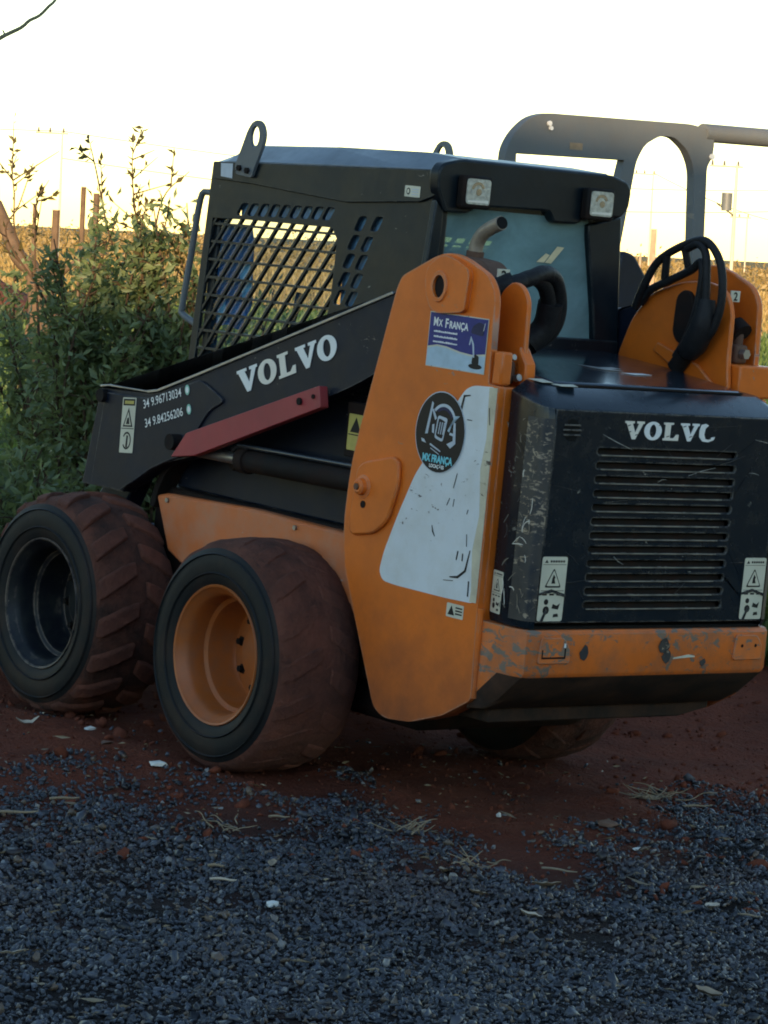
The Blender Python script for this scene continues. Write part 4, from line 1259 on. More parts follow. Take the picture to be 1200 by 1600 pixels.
# long scratches across the tailgate
fl = Flat((-1.2925, 0, 0), (0, -1, 0), (0, 0, 1), (-1, 0, 0))
rs = random.Random(5)
for k in range(18):
    x = rs.uniform(-.50, .46); z = rs.uniform(.75, 1.39)
    a = rs.gauss(.0, .35); L = rs.uniform(.03, .16)
    stroke(fl, [(x, z), (x + L * .5 * math.cos(a), z + L * .5 * math.sin(a) + rs.uniform(-.004, .004)), (min(.508, x + L * math.cos(a)), min(1.40, max(.74, z + L * math.sin(a))))], rs.uniform(.0008, .0016), 'letter_cream' if k % 3 == 0 else 'hood_corner', .0012)
fl.build('scratches', HOOD)['kind'] = 'stuff'

# curled scrape marks down the left corner and side of the hood
fl = Flat((0, .5545, 0), (-1, 0, 0), (0, 0, 1), (0, 1, 0))
rs = random.Random(11)
for k in range(46):
    z = rs.uniform(.76, 1.38); x = min(1.262, max(1.115, rs.gauss(1.225, .04)))
    a = rs.gauss(PI / 2, .7); L = rs.uniform(.012, .06); c = rs.uniform(-1.6, 1.6)
    pts = []
    for j in range(6):
        pts.append((min(1.268, max(1.105, x)), min(1.395, z)))
        x += math.cos(a) * L / 5; z += math.sin(a) * L / 5; a += c / 5
    stroke(fl, pts, rs.uniform(.0012, .0030), rs.choice(['worn_lip', 'letter_cream', 'hood_corner']), .0012)
fl.build('scratches', HOOD)['kind'] = 'stuff'

# ---- bumper and belly
bp = [(-1.06, .712), (-1.296, .712), (-1.308, .700), (-1.310, .575), (-1.300, .558), (-1.20, .470), (-1.12, .425), (-1.06, .415)]
def bumper():
    V, F = [], []
    ys = [(.500, .0), (.530, .012), (.545, .06), (.548, .11)]
    sec = []
    for y, back in [(-.566, .11), (-.563, .05), (-.548, .012), (-.52, 0), (.52, 0), (.545, .012), (.560, .05), (.564, .11)]:
        for x, z in bp:
            xx = min(-1.06, x + back) if x < -1.1 else x
            V.append((xx, y, z))
    m = len(bp)
    for i in range(7):
        for k in range(m):
            F.append((i * m + k, i * m + (k + 1) % m, (i + 1) * m + (k + 1) % m, (i + 1) * m + k))
    F += [tuple(range(m)), tuple(7 * m + k for k in range(m))]
    idx = []
    for i in range(7):
        for k in range(m):
            idx.append(1 if k in (4, 5, 6) else 0)
    idx += [0, 0]
    return mesh_obj('rear_bumper', V, F, ['orange_scuffed', 'under_dusty'], LOADER, 30, idx=idx, bevel=0.008)
BUMP = bumper()
box('bumper_gap', (-1.28, -1.08, -.52, .52, .710, .722), 'opening_black', BUMP, 0.001)
for yc in (.436, -.445):
    pl = [(yc + .070, .605), (yc - .070, .605), (yc - .066, .655), (yc - .040, .690), (yc + .060, .692)]
    plate('lamp_bracket', rnd(pl, .012, 3), 'x', -1.306, -1.3155, 'orange_scuffed', BUMP, bevel=0.003)
    fl = Flat((-1.3155, yc, .650), (0, -1, 0), (0, 0, 1), (-1, 0, 0))
    if yc > 0:
        for r_ in ((-.055, -.028, .048, -.022), (-.055, -.022, -.050, .002), (.043, -.022, .048, .006)):
            fl.rect(*r_, 'opening_black', .001)
        fl.rect(.038, .008, .046, .022, 'letter', .0018)
    else:
        fl.add(ell(-.03, .004, .006, .006, 8), 'opening_black', .001); fl.add(ell(.034, .004, .006, .006, 8), 'opening_black', .001)
    fl.build('bracket_slot', BUMP)
fl = Flat((-1.3105, 0, 0), (0, -1, 0), (0, 0, 1), (-1, 0, 0))
for cx, cz, a in ((-.30, .640, .024), (.06, .655, .03), (.07, .622, .022), (.24, .60, .014)):
    fl.add([(cx + a * random.uniform(.5, 1.1) * math.cos(w), cz + a * random.uniform(.6, 1.3) * math.sin(w)) for w in np.linspace(0, 2 * PI, 9)[:-1]], 'hood_corner', .0012)
stroke(fl, [(.10, .615), (.17, .622), (.20, .62)], .010, 'label', .0012)
fl.build('chipped_paint', BUMP)['kind'] = 'stuff'
bel = [(.50, .42), (-.40, .42), (-.50, .46), (-.50, .40), (-.36, .372), (.50, .372)]
plate('belly_guard', bel, 'x', -.50, -1.10, 'under_dusty', LOADER, bevel=0.006)

# ---- exhaust, shield and hoses
ex = tube('exhaust_pipe', [(-.60, .335, 1.56), (-.605, .335, 1.84), (-.605, .335, 1.885), (-.612, .335, 1.92), (-.640, .338, 1.952), (-.685, .34, 1.976), (-.735, .343, 1.994)], .0245, 'exhaust', LOADER, 16, m=3)
v, f = lathe_vf([(.0215, 0), (.0215, .004), (0, .004)], 16, 'z')
q = Vector((-.05, .003, .018)).normalized().to_track_quat('Z', 'Y')
mesh_obj('exhaust_mouth', [Vector((-.7355, .343, 1.9942)) + q @ Vector(p) for p in v], f, 'opening_black', ex, 40)
tube('exhaust_clamp', [(-.6045, .335, 1.865), (-.606, .335, 1.890)], .030, 'rust', ex, 16)
hs = plate('heat_shield', rnd([(-.52, 1.845), (-.60, 1.872), (-.72, 1.862), (-.80, 1.80), (-.80, 1.74), (-.54, 1.74)], .02, 3), 'y', .30, .40, 'rust', LOADER, bevel=0.01)
fl = Flat((-.80, .405, 1.79), (-.2, -1, 0), (0, 0, 1), (-1, .2, 0))
tagp = box('number_tag', (-.868, -.862, .40, .452, 1.80, 1.845), 'label', LOADER, 0.001)
fl = Flat((-.868, .426, 1.803), (0, -1, 0), (0, 0, 1), (-1, 0, 0))
fl.text('2', -.012, .004, .048, 'ink', .001, .001)
fl.build('tag_digit', tagp)
tagp = box('number_tag', (-1.012, -1.006, -.530, -.486, 1.800, 1.838), 'label', LOADER, 0.001)
fl = Flat((-1.012, -.508, 1.803), (0, -1, 0), (0, 0, 1), (-1, 0, 0))
fl.text('2', -.010, .002, .040, 'ink', .001, .001)
fl.build('tag_digit', tagp)
# left hose loop, two hoses side by side: out of the tower gap, over, down to the hood
for k, (dy, dr) in enumerate(((0, 0), (-.05, .018))):
    tube('hydraulic_hose', [(-.78, .47 + dy * .3, 1.70), (-.86, .46 + dy * .5, 1.76 + dr), (-.90, .40 + dy, 1.80 + dr), (-.88, .31 + dy, 1.825 + dr), (-.84, .22 + dy, 1.80 + dr), (-.81, .165 + dy, 1.73), (-.79, .17 + dy, 1.65), (-.76, .22 + dy, 1.595), (-.72, .26 + dy, 1.56)], .027, 'hose', LOADER, 12, m=5)
tube('hose_sleeve', [(-.80, .475, 1.735), (-.86, .44, 1.775), (-.895, .40, 1.80)], .042, 'hose', LOADER, 12, m=4)
tube('hose_sleeve', [(-.815, .16, 1.745), (-.79, .155, 1.66), (-.765, .20, 1.60)], .044, 'hose', LOADER, 12, m=4)
# right hose loops over the inner plate
tube('hydraulic_hose', [(-.60, -.43, 1.74), (-.655, -.41, 1.822), (-.725, -.405, 1.916), (-.86, -.40, 1.982), (-.955, -.40, 1.996), (-1.032, -.40, 1.925), (-1.055, -.40, 1.802), (-1.022, -.40, 1.69), (-.94, -.405, 1.626), (-.87, -.41, 1.586)], .0145, 'hose', LOADER, 12, m=6)
tube('hydraulic_hose', [(-.62, -.44, 1.76), (-.674, -.425, 1.808), (-.774, -.42, 1.850), (-.879, -.415, 1.895), (-.930, -.405, 1.925), (-.950, -.40, 1.88), (-.945, -.40, 1.80), (-.930, -.40, 1.725), (-.89, -.405, 1.643), (-.85, -.41, 1.59)], .0145, 'hose', LOADER, 12, m=6)
tube('hydraulic_hose', [(-.86, -.40, 1.965), (-.92, -.395, 1.985), (-.965, -.39, 1.955), (-.985, -.385, 1.88), (-.995, -.385, 1.76), (-.975, -.39, 1.68), (-.92, -.40, 1.62)], .0145, 'hose', LOADER, 12, m=6)
tube('hose_sleeve', [(-.99, -.395, 1.80), (-.990, -.39, 1.72), (-.955, -.395, 1.65), (-.92, -.40, 1.615)], [.030, .043, .046, .040], 'hose', LOADER, 14, m=4)
tube('hose_tie', [(-.745, -.42, 1.85), (-.765, -.40, 1.935)], .014, 'hose', LOADER, 8)
tube('hose_tie', [(-.858, -.42, 1.90), (-.85, -.40, 1.965)], .014, 'hose', LOADER, 8)
tube('hose_fitting', [(-.885, -.42, 1.60), (-.845, -.42, 1.55)], .032, 'under', LOADER, 10)
sl_ = [(-.795, 1.80), (-.83, 1.825), (-.865, 1.815), (-.885, 1.76), (-.885, 1.66), (-.865, 1.635), (-.82, 1.635), (-.79, 1.67)]
plate('slot_cover', rnd(sl_, .03, 3), 'y', -.436, -.4560, 'under', LOADER, bevel=0.005)

# ================================================================== SECOND MACHINE (behind, open roll cage)
MX = empty('roll_cage_machine')
tag(MX, 'machine with an open grey roll cage standing behind the loader', 'machine')
X0 = 1.60
outer = [(-1.80, 1.0), (-1.79, 2.31), (-1.84, 2.39), (-1.92, 2.455), (-2.01, 2.48), (-2.90, 2.485), (-3.00, 2.465), (-3.045, 2.42), (-3.035, 2.34), (-3.005, 2.30), (-3.03, 1.0)]
arch = [(-2.96, 1.40), (-2.925, 2.26), (-2.91, 2.31), (-2.87, 2.37), (-2.79, 2.42), (-2.70, 2.42), (-2.61, 2.375), (-2.565, 2.30), (-2.40, 1.40)]
slit = [(-1.855, 2.295), (-2.49, 2.30), (-2.465, 2.20), (-2.36, 1.75), (-2.25, 1.42), (-1.865, 1.42)]
pan = plate('cage_panel', rnd(outer, .05, 3), 'x', X0, X0 + .05, 'grey_paint', MX, [rnd(arch, .03, 3), slit], bevel=0.014)
tube('panel_bolt', [(X0 - .002, -2.03, 2.435), (X0 - .012, -2.03, 2.435)], .012, 'letter', MX, 8)
tube('panel_bolt', [(X0 - .002, -2.04, 2.415), (X0 - .012, -2.04, 2.415)], .010, 'letter', MX, 8)
tube('panel_bolt', [(X0 - .002, -3.025, 2.345), (X0 - .012, -3.025, 2.345)], .014, 'letter', MX, 8)
fl = Flat((X0, -2.16, 2.33), (0, -1, 0), (0, 0, 1), (-1, 0, 0))
fl.rect(0, 0, .075, .03, 'straw', .0015)
fl.build('cage_plate', MX)
tube('cage_tube', [(X0 + .03, -2.99, 2.452), (X0 + .03, -3.6, 2.452), (X0 + .03, -4.35, 2.452)], .042, 'grey_paint', MX, 16)
tube('cage_post', [(X0 + .03, -4.35, 2.47), (X0 + .03, -4.37, 1.40)], .045, 'grey_paint', MX, 14)
box('machine_body', (X0 - .15, X0 + .95, -4.5, -2.36, .50, 1.05), 'grey_paint', MX, 0.05)
plate('machine_seat', rnd([(-2.20, 1.04), (-2.30, 1.43), (-2.42, 1.90), (-2.49, 1.885), (-2.66, 1.68), (-2.80, 1.04)], .02, 2), 'x', X0 - .10, X0 - .004, 'arm_black', MX, bevel=0.01)
for x in (X0 - .18, X0 + .98):
    for y in (-2.7, -4.0):
        v, f = lathe_vf([(.20, .12), (.30, .15), (.38, .13), (.40, .0), (.38, -.13), (.30, -.15), (.20, -.12)], 36, 'y', True)
        mesh_obj('machine_tyre', [(b + x, a + y, c + .44) for a, b, c in v], f, 'sidewall', MX, 40)

# ================================================================== VEGETATION
def leaf_cloud(name, P, D, L, Wd, mat, parent=None):
    """lance-shaped folded leaves: positions, directions, lengths"""
    n = len(P)
    D = D / np.linalg.norm(D, axis=1, keepdims=True)
    a = rng.standard_normal((n, 3)); a -= D * (a * D).sum(1, keepdims=True); a /= np.linalg.norm(a, axis=1, keepdims=True)
    b = np.cross(D, a)
    L = L[:, None]; Wd = Wd[:, None]
    V = np.stack([P, P + D * L * .45 + a * Wd + b * Wd * .3, P + D * L - b * L * .12, P + D * L * .45 - a * Wd + b * Wd * .3], 1)
    F = (np.array([[0, 1, 2], [0, 2, 3]])[None] + (np.arange(n) * 4)[:, None, None]).reshape(-1, 3)
    o = fast_mesh(name, V.reshape(-1, 3), F, mat)
    if parent: o.parent = parent
    return o

def shrub(base, h, spread, nst, nleaf, label, lean=(0, 0), leafmat='leaf', ll=.055, sparse=False):
    root = empty('shrub')
    root.location = base
    tag(root, label, 'shrub', 'shrubs beside the loader')
    VF = []
    P, D = [], []
    for i in range(nst):
        a = random.uniform(0, 2 * PI)
        rr = random.uniform(.15, 1) * spread
        hh = h * random.uniform(.72, 1.0) * (1 - .35 * (rr / spread) ** 2)
        p0 = Vector((random.uniform(-.12, .12), random.uniform(-.12, .12), -.05))
        p3 = Vector((rr * math.cos(a) + lean[0], rr * math.sin(a) + lean[1], hh))
        mid = p0.lerp(p3, .5) + Vector((random.uniform(-.1, .1), random.uniform(-.1, .1), .12 * hh))
        pts = spline([p0, mid, p3], 6)
        VF.append(tube_vf(pts, [.011 - .008 * k / (len(pts) - 1) for k in range(len(pts))], 5))
        side = []
        for k in range(3, len(pts) - 1):
            for _ in range(2 if not sparse else 1):
                d = Vector((random.gauss(0, 1), random.gauss(0, 1), random.uniform(.0, .9))).normalized()
                ln = random.uniform(.12, .42) * (1.1 - k / len(pts)) * spread * 1.3
                q = pts[k] + d * ln
                VF.append(tube_vf([pts[k], pts[k].lerp(q, .5) + Vector((0, 0, .02)), q], [.004, .003, .0015], 4))
                side.append((pts[k], q, d))
        per = nleaf // nst
        for _ in range(per):
            if random.random() < .72 and side:
                s0, s1, d = random.choice(side); t = random.uniform(.15, 1.05)
                p = s0.lerp(s1, t); ax = d
            else:
                k = random.uniform(len(pts) * (.12 if not sparse else .3), len(pts) - 1.001); j = int(k)
                p = pts[j].lerp(pts[j + 1], k - j); ax = (pts[j + 1] - pts[j]).normalized()
            dd = ax * .55 + Vector((random.gauss(0, .75), random.gauss(0, .75), random.gauss(.1, .6)))
            jit = .035 if not sparse else .005
            P.append(p + Vector((random.gauss(0, jit), random.gauss(0, jit), random.gauss(0, jit)))); D.append(dd)
    v, f = join_vf(*VF)
    mesh_obj('stems', v, f, 'bark', root, 0)
    n = len(P)
    L = ll * rng.uniform(.6, 1.3, n)
    leaf_cloud('foliage', np.array([p[:] for p in P]), np.array([d[:] for d in D]), L, L * rng.uniform(.15, .24, n), leafmat, root)
    return root
def at(px, py, d):
    """a point along the view through pixel (px, py) of the photo, used once to read off plan positions"""
    r_ = cam.matrix_world
    v = Vector(((px - 600) / 5035.3, -(py - 800) / 5035.3, -1.0)).normalized()
    return r_ @ (v * d)
def gpt(x, y, dz=0.0): return (x, y, gz(x, y) + dz)

shrub(gpt(2.60, .05), 1.05, .55, 18, 4200, 'low dense green shrub at the left edge behind the front tyre')
shrub(gpt(2.95, -.66), 2.0, .56, 24, 7200, 'tall leafy shrub left of the barred cab')
shrub(gpt(2.85, -.88), 2.02, .46, 24, 7000, 'full green shrub growing against the grab rail of the cab')
shrub(gpt(3.3, -1.75), 1.72, .6, 16, 3600, 'shrub seen through the cab bars')
shrub(gpt(4.1, -1.25), 1.85, .65, 20, 5000, 'shrub at the back of the thicket by the fence posts')
shrub(gpt(2.05, .55), .95, .55, 14, 3600, 'short bushy shrub in front of the thicket at the left edge')

def shoot(pts, r0, nleaf, label, lm='leaf_brown', ll=.05, branches=5):
    root = empty('tall_shoot')
    root.location = pts[0]
    tag(root, label, 'shrub shoot', 'bare shoots above the shrubs')
    o = Vector(pts[0])
    sp_ = spline([Vector(p) - o for p in pts], 6)
    VF = [tube_vf(sp_, [r0 * (1 - .8 * k / (len(sp_) - 1)) for k in range(len(sp_))], 6)]
    P, D = [], []
    br = []
    for i in range(branches):
        k = random.randint(len(sp_) // 2, len(sp_) - 2)
        d = Vector((random.gauss(0, 1), random.gauss(0, 1), random.uniform(.3, 1.4))).normalized()
        ln = random.uniform(.10, .26)
        q = sp_[k] + d * ln
        VF.append(tube_vf([sp_[k], q], [.004, .0015], 4)); br.append((sp_[k], q, d))
    for _ in range(nleaf):
        if br and random.random() < .6:
            a, b, d = random.choice(br); p = a.lerp(b, random.uniform(.2, 1)); ax = d
        else:
            k = random.randint(len(sp_) // 2, len(sp_) - 2); p = sp_[k].lerp(sp_[k + 1], random.random()); ax = (sp_[k + 1] - sp_[k]).normalized()
        P.append(p); D.append(ax * .6 + Vector((random.gauss(0, .7), random.gauss(0, .7), random.gauss(.2, .5))))
    v, f = join_vf(*VF)
    mesh_obj('stem', v, f, 'bark', root, 0)
    n = len(P); L = ll * rng.uniform(.6, 1.2, n)
    leaf_cloud('leaves', np.array([p[:] for p in P]), np.array([d[:] for d in D]), L, L * .2, lm, root)
SH = [
    ([(250, 640), (225, 500), (175, 380), (150, 265), (138, 214)], 14.6, 30, 'thin shoot curving up to the left above the thicket', 2),
    ([(240, 640), (235, 480), (215, 360), (207, 280), (208, 222)], 14.8, 90, 'tallest leafy shoot above the middle of the thicket', 9),
    ([(225, 600), (240, 420), (215, 330)], 14.4, 60, 'brown leafy shoot beside the tallest one', 6),
    ([(230, 560), (238, 400), (255, 310), (296, 268)], 14.7, 8, 'bare thin shoot bending right toward the cab', 1),
    ([(90, 560), (60, 450), (25, 370), (22, 300), (16, 250)], 14.6, 50, 'leafy shoot near the left edge of the picture', 5),
    ([(110, 600), (70, 470), (10, 370), (30, 320), (52, 255)], 15.2, 20, 'forked shoot leaning across the leaning dead trunk', 3),
    ([(60, 560), (55, 430), (56, 330), (62, 300)], 15.0, 30, 'short shoot between the fence post and the left edge', 4),
    ([(300, 600), (290, 440), (270, 370)], 14.4, 60, 'leafy shoot close to the grab rail', 6),
]
for pl, d, nl, lb, nb in SH:
    pts = [at(a, b, d) for a, b in pl]
    g = Vector((pts[0].x, pts[0].y, gz(pts[0].x, pts[0].y)))
    shoot([g] + pts, .010, nl, lb, branches=nb)

# dead leaning trunk, fence posts, mound
root = empty('dead_trunk'); p = at(70, 500, 18.5); root.location = (p.x, p.y, gz(p.x, p.y) - .05)
tag(root, 'leaning dead trunk, dry and brown, at the left edge behind the thicket', 'trunk')
o_ = Vector(root.location)
a_, b_, c_ = at(60, 470, 18.5), at(28, 400, 18.6), at(-6, 318, 18.8)
tube('trunk_wood', [Vector((0, 0, 0)), a_ - o_ , b_ - o_, c_ - o_], [.08, .06, .045, .035], 'wood', root, 10, m=4)
tube('broken_limb', [a_ - o_, at(110, 415, 18.4) - o_, at(165, 395, 18.3) - o_], [.025, .018, .010], 'wood', root, 8, m=4)
posts = [((88, 328), 27, .034, 0, 'thick weathered fence post, shortest of the row left of the cab'),
         ((131, 292), 30, .026, 0, 'tallest of the fence posts left of the cab'),
         ((151, 302), 26, .026, .05, 'fence post tilted to the left beside the tallest post'),
         ((1022, 358), 46, .06, 0, 'pale square post in the field seen through the grey cage'),
         ((1001, 395), 60, .03, 0, 'slim dark post in the field just left of the pale square post'),
         ((55, 318), 33, .022, -.03, 'thin fence post half hidden by shoots at the far left')]
for (px, py), d, r, tilt, lb in posts:
    t = at(px, py, d)
    z0 = gz(t.x, t.y)
    n = 4 if 'square' in lb else 9
    pts = [Vector((t.x - tilt * R2[0] * -4, t.y - tilt * R2[1] * -4, z0 - .2)), Vector((t.x + .004, t.y, (z0 + t.z) / 2)), t]
    o = tube('fence_post', [q - Vector((t.x, t.y, z0)) for q in pts], [r * 1.1, r, r * .92], 'pale_wood' if 'pale' in lb else 'wood', None, n, 30)
    o.location = (t.x, t.y, z0)
    tag(o, lb, 'post', 'fence posts in the field')
def mound():
    c = at(-14, 500, 60.0)
    V, F = [], []
    n, m = 40, 14
    for i in range(m):
        for k in range(n):
            a = 2 * PI * k / n; r = 2.6 * i / (m - 1)
            x, y = c.x + r * math.cos(a) * 1.3, c.y + r * math.sin(a)
            z = gz(x, y) - .05 + .78 * math.exp(-(r / 1.15) ** 2) * (1 + .35 * mnoise.noise(Vector((x * 2, y * 2, 0)))) + .06 * mnoise.noise(Vector((x * 6, y * 6, 2)))
            V.append((x, y, z))
    for i in range(m - 1):
        for k in range(n): F.append((i * n + k, i * n + (k + 1) % n, (i + 1) * n + (k + 1) % n, (i + 1) * n + k))
    o = mesh_obj('dirt_mound', V, F, 'mound_soil', None, 60)
    tag(o, 'low heap of red soil at the left edge', kind='structure')
mound()

def grass(name, N, t0, t1, h, mat, label, smax=.17, pw_=1.0):
    t = t0 + (t1 - t0) * rng.uniform(0, 1, N) ** pw_
    s = rng.uniform(-1, 1, N) * (smax * t)
    x = C2[0] + s * R2[0] + t * F2[0]; y = C2[1] + s * R2[1] + t * F2[1]
    z = np.array([gz(a, b) for a, b in zip(x, y)])
    P = np.stack([x, y, z - .02], -1)
    D = np.stack([rng.normal(0, .35, N), rng.normal(0, .35, N), np.ones(N)], -1)
    L = h * rng.uniform(.5, 1.4, N)
    o = leaf_cloud(name, P, D, L, .008 + .00045 * t, mat)
    tag(o, label, 'grass', kind='stuff')
grass('green_grass', 80000, 14.2, 85, .22, 'grass_green', 'green grass and weeds behind the loader', .26, 1.2)
grass('dry_grass', 70000, 75, 260, .30, 'grass_dry', 'tall dry golden grass across the field', .26, 1.2)

def far_scrub():
    P, S = [], []
    for k in range(900):
        t = random.uniform(170, 420); s = random.uniform(-.19, .19) * t
        big = mnoise.noise(Vector((s * .03, t * .01, 0)))
        if big < -.05: continue
        x = C2[0] + s * R2[0] + t * F2[0]; y = C2[1] + s * R2[1] + t * F2[1]
        for _ in range(60):
            P.append((x + random.gauss(0, 1.5), y + random.gauss(0, 1.5), abs(random.gauss(0, .38)) * (1 + big) * (t / 250)))
    P = np.array(P); n = len(P)
    o = leaf_cloud('far_scrub', P, rng.standard_normal((n, 3)) + np.array([0, 0, .5]), rng.uniform(.25, .6, n), rng.uniform(.06, .16, n), 'scrub')
    tag(o, 'low scrub along the far edge of the field', 'scrub', kind='stuff')
far_scrub()

# ================================================================== POWER LINE
def pole(px, ptop, d, label, trans=False, arms=1):
    t = at(px, ptop, d)
    root = empty('power_pole'); root.location = (t.x, t.y, 0)
    tag(root, label, 'power pole', 'power poles beyond the field')
    tube('shaft', [(0, 0, -.3), (0, 0, t.z)], [.10, .065] if trans else [.065, .045], 'concrete', root, 8)
    u = Vector((R2[0], R2[1], 0))
    for k in range(arms):
        z = t.z - .12 - k * 2.0
        c = Vector((0, 0, z)) - u * .55
        V, F = [], []
        v, f = tube_vf([c - u * .85, c + u * .85], .045, 4)
        mesh_obj('crossarm', v, f, 'concrete', root, 0)
        for j in (-.7, -.1, .6):
            q = c + u * j
            tube('insulator', [q + Vector((0, 0, .05)), q + Vector((0, 0, .28))], [.07, .04], 'wire', root, 6)
    if trans:
        q = Vector((0, 0, t.z - 1.9)) - u * .42
        tube('transformer', [q - Vector((0, 0, .45)), q + Vector((0, 0, .45))], .28, 'grey_paint', root, 12)
        tube('stay', [Vector((0, 0, t.z - 2.6)), q - u * .5 + Vector((0, 0, -.1))], .05, 'wire', root, 6)
    return t
p1 = pole(1152, 257, 165, 'power pole with crossarm and transformer at the right edge', True)
p2 = pole(1168, 338, 260, 'slim distant power pole right of the transformer pole')
p3 = pole(98, 205, 170, 'pale power pole far behind the thicket at left')
p4 = pole(1021, 270, 240, 'faint power pole seen through the arch of the grey cage')
def wire(a, b, sag, label, r=.018):
    P = [a.lerp(b, k / 24) - Vector((0, 0, sag * 4 * (k / 24) * (1 - k / 24))) for k in range(25)]
    o = tube('power_wire', P, r, 'wire', None, 4, 0)
    tag(o, label, 'wire', 'wires of the power line')
wire(p1 + Vector((30, -38, 0)), p3, 1.0, 'top power line wire crossing the whole sky')
wire(p1 + Vector((30, -38, -1.3)), p3 + Vector((0, 0, -1.4)), 1.1, 'second power line wire below the top one')
wire(p2 + Vector((40, -50, 0)), p4, .8, 'low wire between the slim pole and the cage arch', .024)
wire(p3, p3 + Vector((45, 90, .5)), .8, 'wire leaving the left power pole toward the left edge')

# ================================================================== OVERHANGING BRANCH (bare tree left of the frame)
root = empty('bare_tree')
tb = at(-420, 1000, 10.5)
root.location = (tb.x, tb.y, gz(tb.x, tb.y) - .05)
tag(root, 'bare tree branch reaching into the top left corner', 'tree')
o_ = Vector(root.location)
top = at(-330, -200, 10.4)
tube('trunk', [Vector((0, 0, 0)), at(-430, 400, 10.5) - o_, at(-390, 0, 10.4) - o_, top - o_, at(-260, -700, 10.3) - o_], [.12, .10, .09, .08, .03], 'bark_grey', root, 12, m=5)
tube('limb', [at(-405, 160, 10.4) - o_, at(-200, 130, 10.2) - o_, at(-60, 88, 10.0) - o_, at(8, 55, 10) - o_, at(33, 43, 10) - o_, at(46, 32, 10) - o_, at(62, 24, 10) - o_, at(76, 10, 10) - o_, at(88, -2, 10) - o_, at(120, -50, 10) - o_],
     [.022, .014, .009, .0066, .006, .0056, .0052, .005, .0046, .002], 'bark_grey', root, 7, m=3)
tube('bud', [at(8, 55, 10) - o_, at(5, 48, 10) - o_, at(3, 47, 10) - o_], [.003, .003, .001], 'bark_grey', root, 5)

# ================================================================== LITTER ON THE GROUND
def dry_leaf(x, y, L, W_, a, mat, label, cat='leaf', curl=.35, name='dry_leaf'):
    n = 7
    V, F = [], []
    for i in range(n):
        t = i / (n - 1)
        w = W_ * math.sin(PI * min(1, t * .92 + .06)) ** .8
        zc = curl * L * (t - .5) ** 2 + .006 * random.random()
        for j in (-1, 0, 1):
            V.append(((t - .5) * L, j * w / 2, zc + (abs(j) * w * .25) + .004))
    for i in range(n - 1):
        for j in range(2): F.append((i * 3 + j, i * 3 + j + 1, i * 3 + 4 + j, i * 3 + 3 + j))
    k = len(V)
    V += [(q[0], q[1], q[2] - .0015) for q in V]
    F += [tuple(i + k for i in reversed(q)) for q in F]
    o = mesh_obj(name, V, F, mat, None, 50)
    o.location = (x, y, gz(x, y) + .010)
    o.rotation_euler = (random.uniform(-.25, .25), random.uniform(-.2, .2), a)
    tag(o, label, cat, 'dry leaves on the ground')
def scrap(x, y, s, mat, label, cat, name, flat=.5, group=None):
    v0, f0 = ico()
    V = [tuple(Vector(q) * s * random.uniform(.75, 1.2)) for q in v0]
    V = [(a * 1.4, b * .9, max(c * flat, -s * .2)) for a, b, c in V]
    o = mesh_obj(name, V, f0.tolist(), mat, None, 30)
    o.location = (x, y, gz(x, y) + s * flat * .6)
    o.rotation_euler = (0, 0, random.uniform(0, 6))
    tag(o, label, cat, group)
RA = math.atan2(R2[1], R2[0])
dry_leaf(.769, 1.055, .085, .030, RA + .3, 'pale_leaf', 'curled pale leaf on red dirt in front of the front tyre', curl=1.2)
dry_leaf(-2.023, 2.866, .085, .022, RA + .25, 'pale_leaf', 'pale narrow leaf on gravel at the left edge')
dry_leaf(-1.872, .878, .09, .04, RA + .1, 'dry_leaf', 'flat tan leaf on gravel below the bumper')
dry_leaf(-2.224, .521, .06, .045, RA + .9, 'pale_leaf', 'upright pale leaf on gravel near the right edge', curl=.8)
dry_leaf(-3.028, 1.327, .075, .05, RA - .3, 'dry_leaf', 'greyish leaf at the bottom right of the gravel', curl=.6)
dry_leaf(-2.179, 1.211, .065, .030, RA, 'pale_leaf', 'small cream leaf on gravel right of the middle')
dry_leaf(-1.951, 1.216, .06, .03, RA + .2, 'dry_leaf', 'dull brown leaf on gravel in the middle')
dry_leaf(-1.634, 1.077, .05, .045, RA + 1.2, 'dry_leaf', 'round brown leaf where dirt meets gravel')
dry_leaf(-1.32, 1.50, .055, .03, RA + 1.5, 'dry_leaf', 'small brown leaf on gravel below the rear tyre')
dry_leaf(.30, 1.02, .05, .045, RA + .7, 'clod', 'dark brown leaf on the dirt left of the rear tyre')
scrap(.686, .839, .020, 'litter', 'white stone on dirt between the two near tyres', 'stone', 'pale_stone', .5)
scrap(.002, 1.006, .026, 'litter', 'grey white stone in front of the rear tyre', 'stone', 'pale_stone', .6)
scrap(-1.489, .14, .018, 'litter', 'bright white scrap at the gravel edge below the tailgate', 'scrap', 'white_scrap', .35)
scrap(-.893, .228, .012, 'litter', 'tiny white scrap standing on dirt under the bumper', 'scrap', 'white_scrap', 1.2)
scrap(-1.762, 1.832, .018, 'litter', 'white torn paper scrap on gravel left of the middle', 'scrap', 'white_scrap', .9)
scrap(-.963, 1.52, .010, 'litter', 'small white chip on gravel left of the paper scrap', 'scrap', 'white_scrap', .6)
scrap(-1.486, 1.213, .012, 'litter', 'white sliver at the gravel edge below the tower', 'scrap', 'white_scrap', .3)
scrap(-1.156, -.03, .042, 'clod', 'flat brown clod on dirt beneath the tailgate', 'clod', 'dirt_clod', .4)
scrap(1.0, -2.2, .016, 'litter', 'small pale stone on dirt at the right edge', 'stone', 'pale_stone', .5)
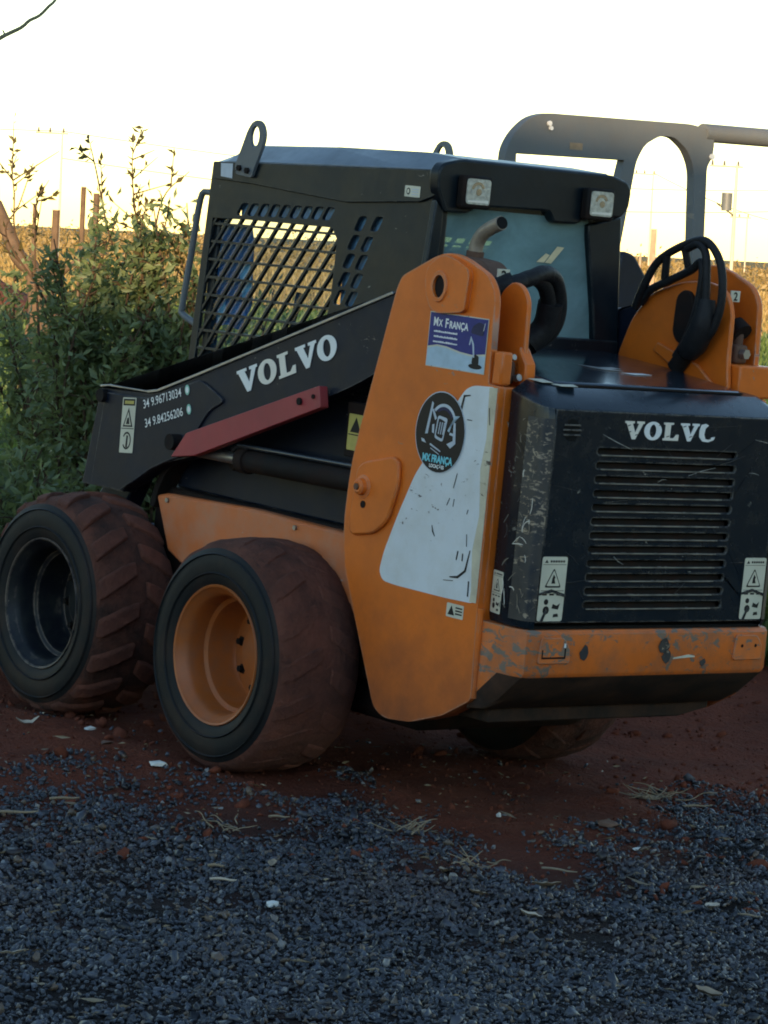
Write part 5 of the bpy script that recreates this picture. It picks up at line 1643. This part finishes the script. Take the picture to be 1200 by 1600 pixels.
def stick(x, y, L, a, r, label, mat='straw', bend=.05):
    P = [Vector(((k / 4 - .5) * L, bend * L * math.sin(k * 1.3 + x * 9) * .5, .010 + .003 * abs(math.sin(k * 2.1)))) for k in range(5)]
    o = tube('dry_twig', P, [r, r, r * .9, r * .8, r * .4], mat, None, 6, 50, m=3)
    o.location = (x, y, gz(x, y) + .008); o.rotation_euler = (0, 0, a)
    tag(o, label, 'twig', 'twigs on the ground')
stick(-.303, 1.591, .10, RA + .3, .0045, 'bent tan twig at the left where dirt meets gravel')
stick(-.484, 1.901, .16, RA + .3, .0050, 'grey twig at the left edge of the gravel')
stick(-1.481, 1.798, .085, RA - .1, .0045, 'straight pale stick on gravel left of the paper scrap', 'pale_leaf', .04)
stick(-1.683, .657, .12, RA - .5, .0038, 'crooked thin twig at the gravel edge below the bumper')
stick(-.904, -.694, .11, RA + .3, .0042, 'pale twig lying right of the dry brush')
stick(-2.33, .47, .07, RA - .4, .0035, 'short twig beside the upright pale leaf')
stick(-1.317, 1.704, .06, RA, .0045, 'short tan straw above the straight pale stick')
stick(-.75, 1.05, .07, RA, .004, 'pale twig on dirt below the rear tyre')
def brush(x, y, n, L, label):
    root = empty('dry_brush'); root.location = (x, y, gz(x, y))
    tag(root, label, 'twigs')
    for i in range(n):
        a = RA + random.gauss(.2, .9) + (PI if random.random() < .5 else 0)
        l = L * random.uniform(.5, 1.1)
        p = [Vector((random.gauss(0, .03), random.gauss(0, .03), .01))]
        for k in range(3):
            a += random.gauss(0, .25)
            p.append(p[-1] + Vector((math.cos(a) * l / 3, math.sin(a) * l / 3, random.uniform(-.004, .022))))
        tube('brush_twig', p, [.0024, .002, .0017, .0008], 'straw', root, 5, 50, m=3)
brush(-.712, -.673, 20, .16, 'dry brush of forked twigs on dirt right of the bumper')
brush(-1.019, .721, 16, .10, 'scatter of dry straw on dirt below the tower')
brush(-1.60, .95, 8, .09, 'loose dry straw at the gravel edge in the middle')
brush(-.75, 1.25, 9, .08, 'tangle of dry straw on gravel below the rear tyre')


# fine straw and bark chaff lying loose over the gravel
def chaff():
    N = 900
    s_ = rng.uniform(-1.6, 1.6, N); t_ = rng.uniform(7.2, 12.0, N)
    x = C2[0] + s_ * R2[0] + t_ * F2[0]; y = C2[1] + s_ * R2[1] + t_ * F2[1]
    z = np.array([gz(a, b) for a, b in zip(x, y)]) + .011
    D = np.stack([rng.normal(0, 1, N), rng.normal(0, 1, N), rng.normal(0, .12, N)], -1)
    L = .022 * np.exp(rng.normal(0, .5, N))
    o = leaf_cloud('chaff', np.stack([x, y, z], -1), D, L, .0022 + L * .05, 'chaff')
    tag(o, 'fine dry straw and bark chaff scattered over gravel and dirt', 'straw', kind='stuff')
M['chaff'] = leaf_mat('chaff', (0.10, 0.07, 0.045), (0.30, 0.24, 0.16), .1)
chaff()
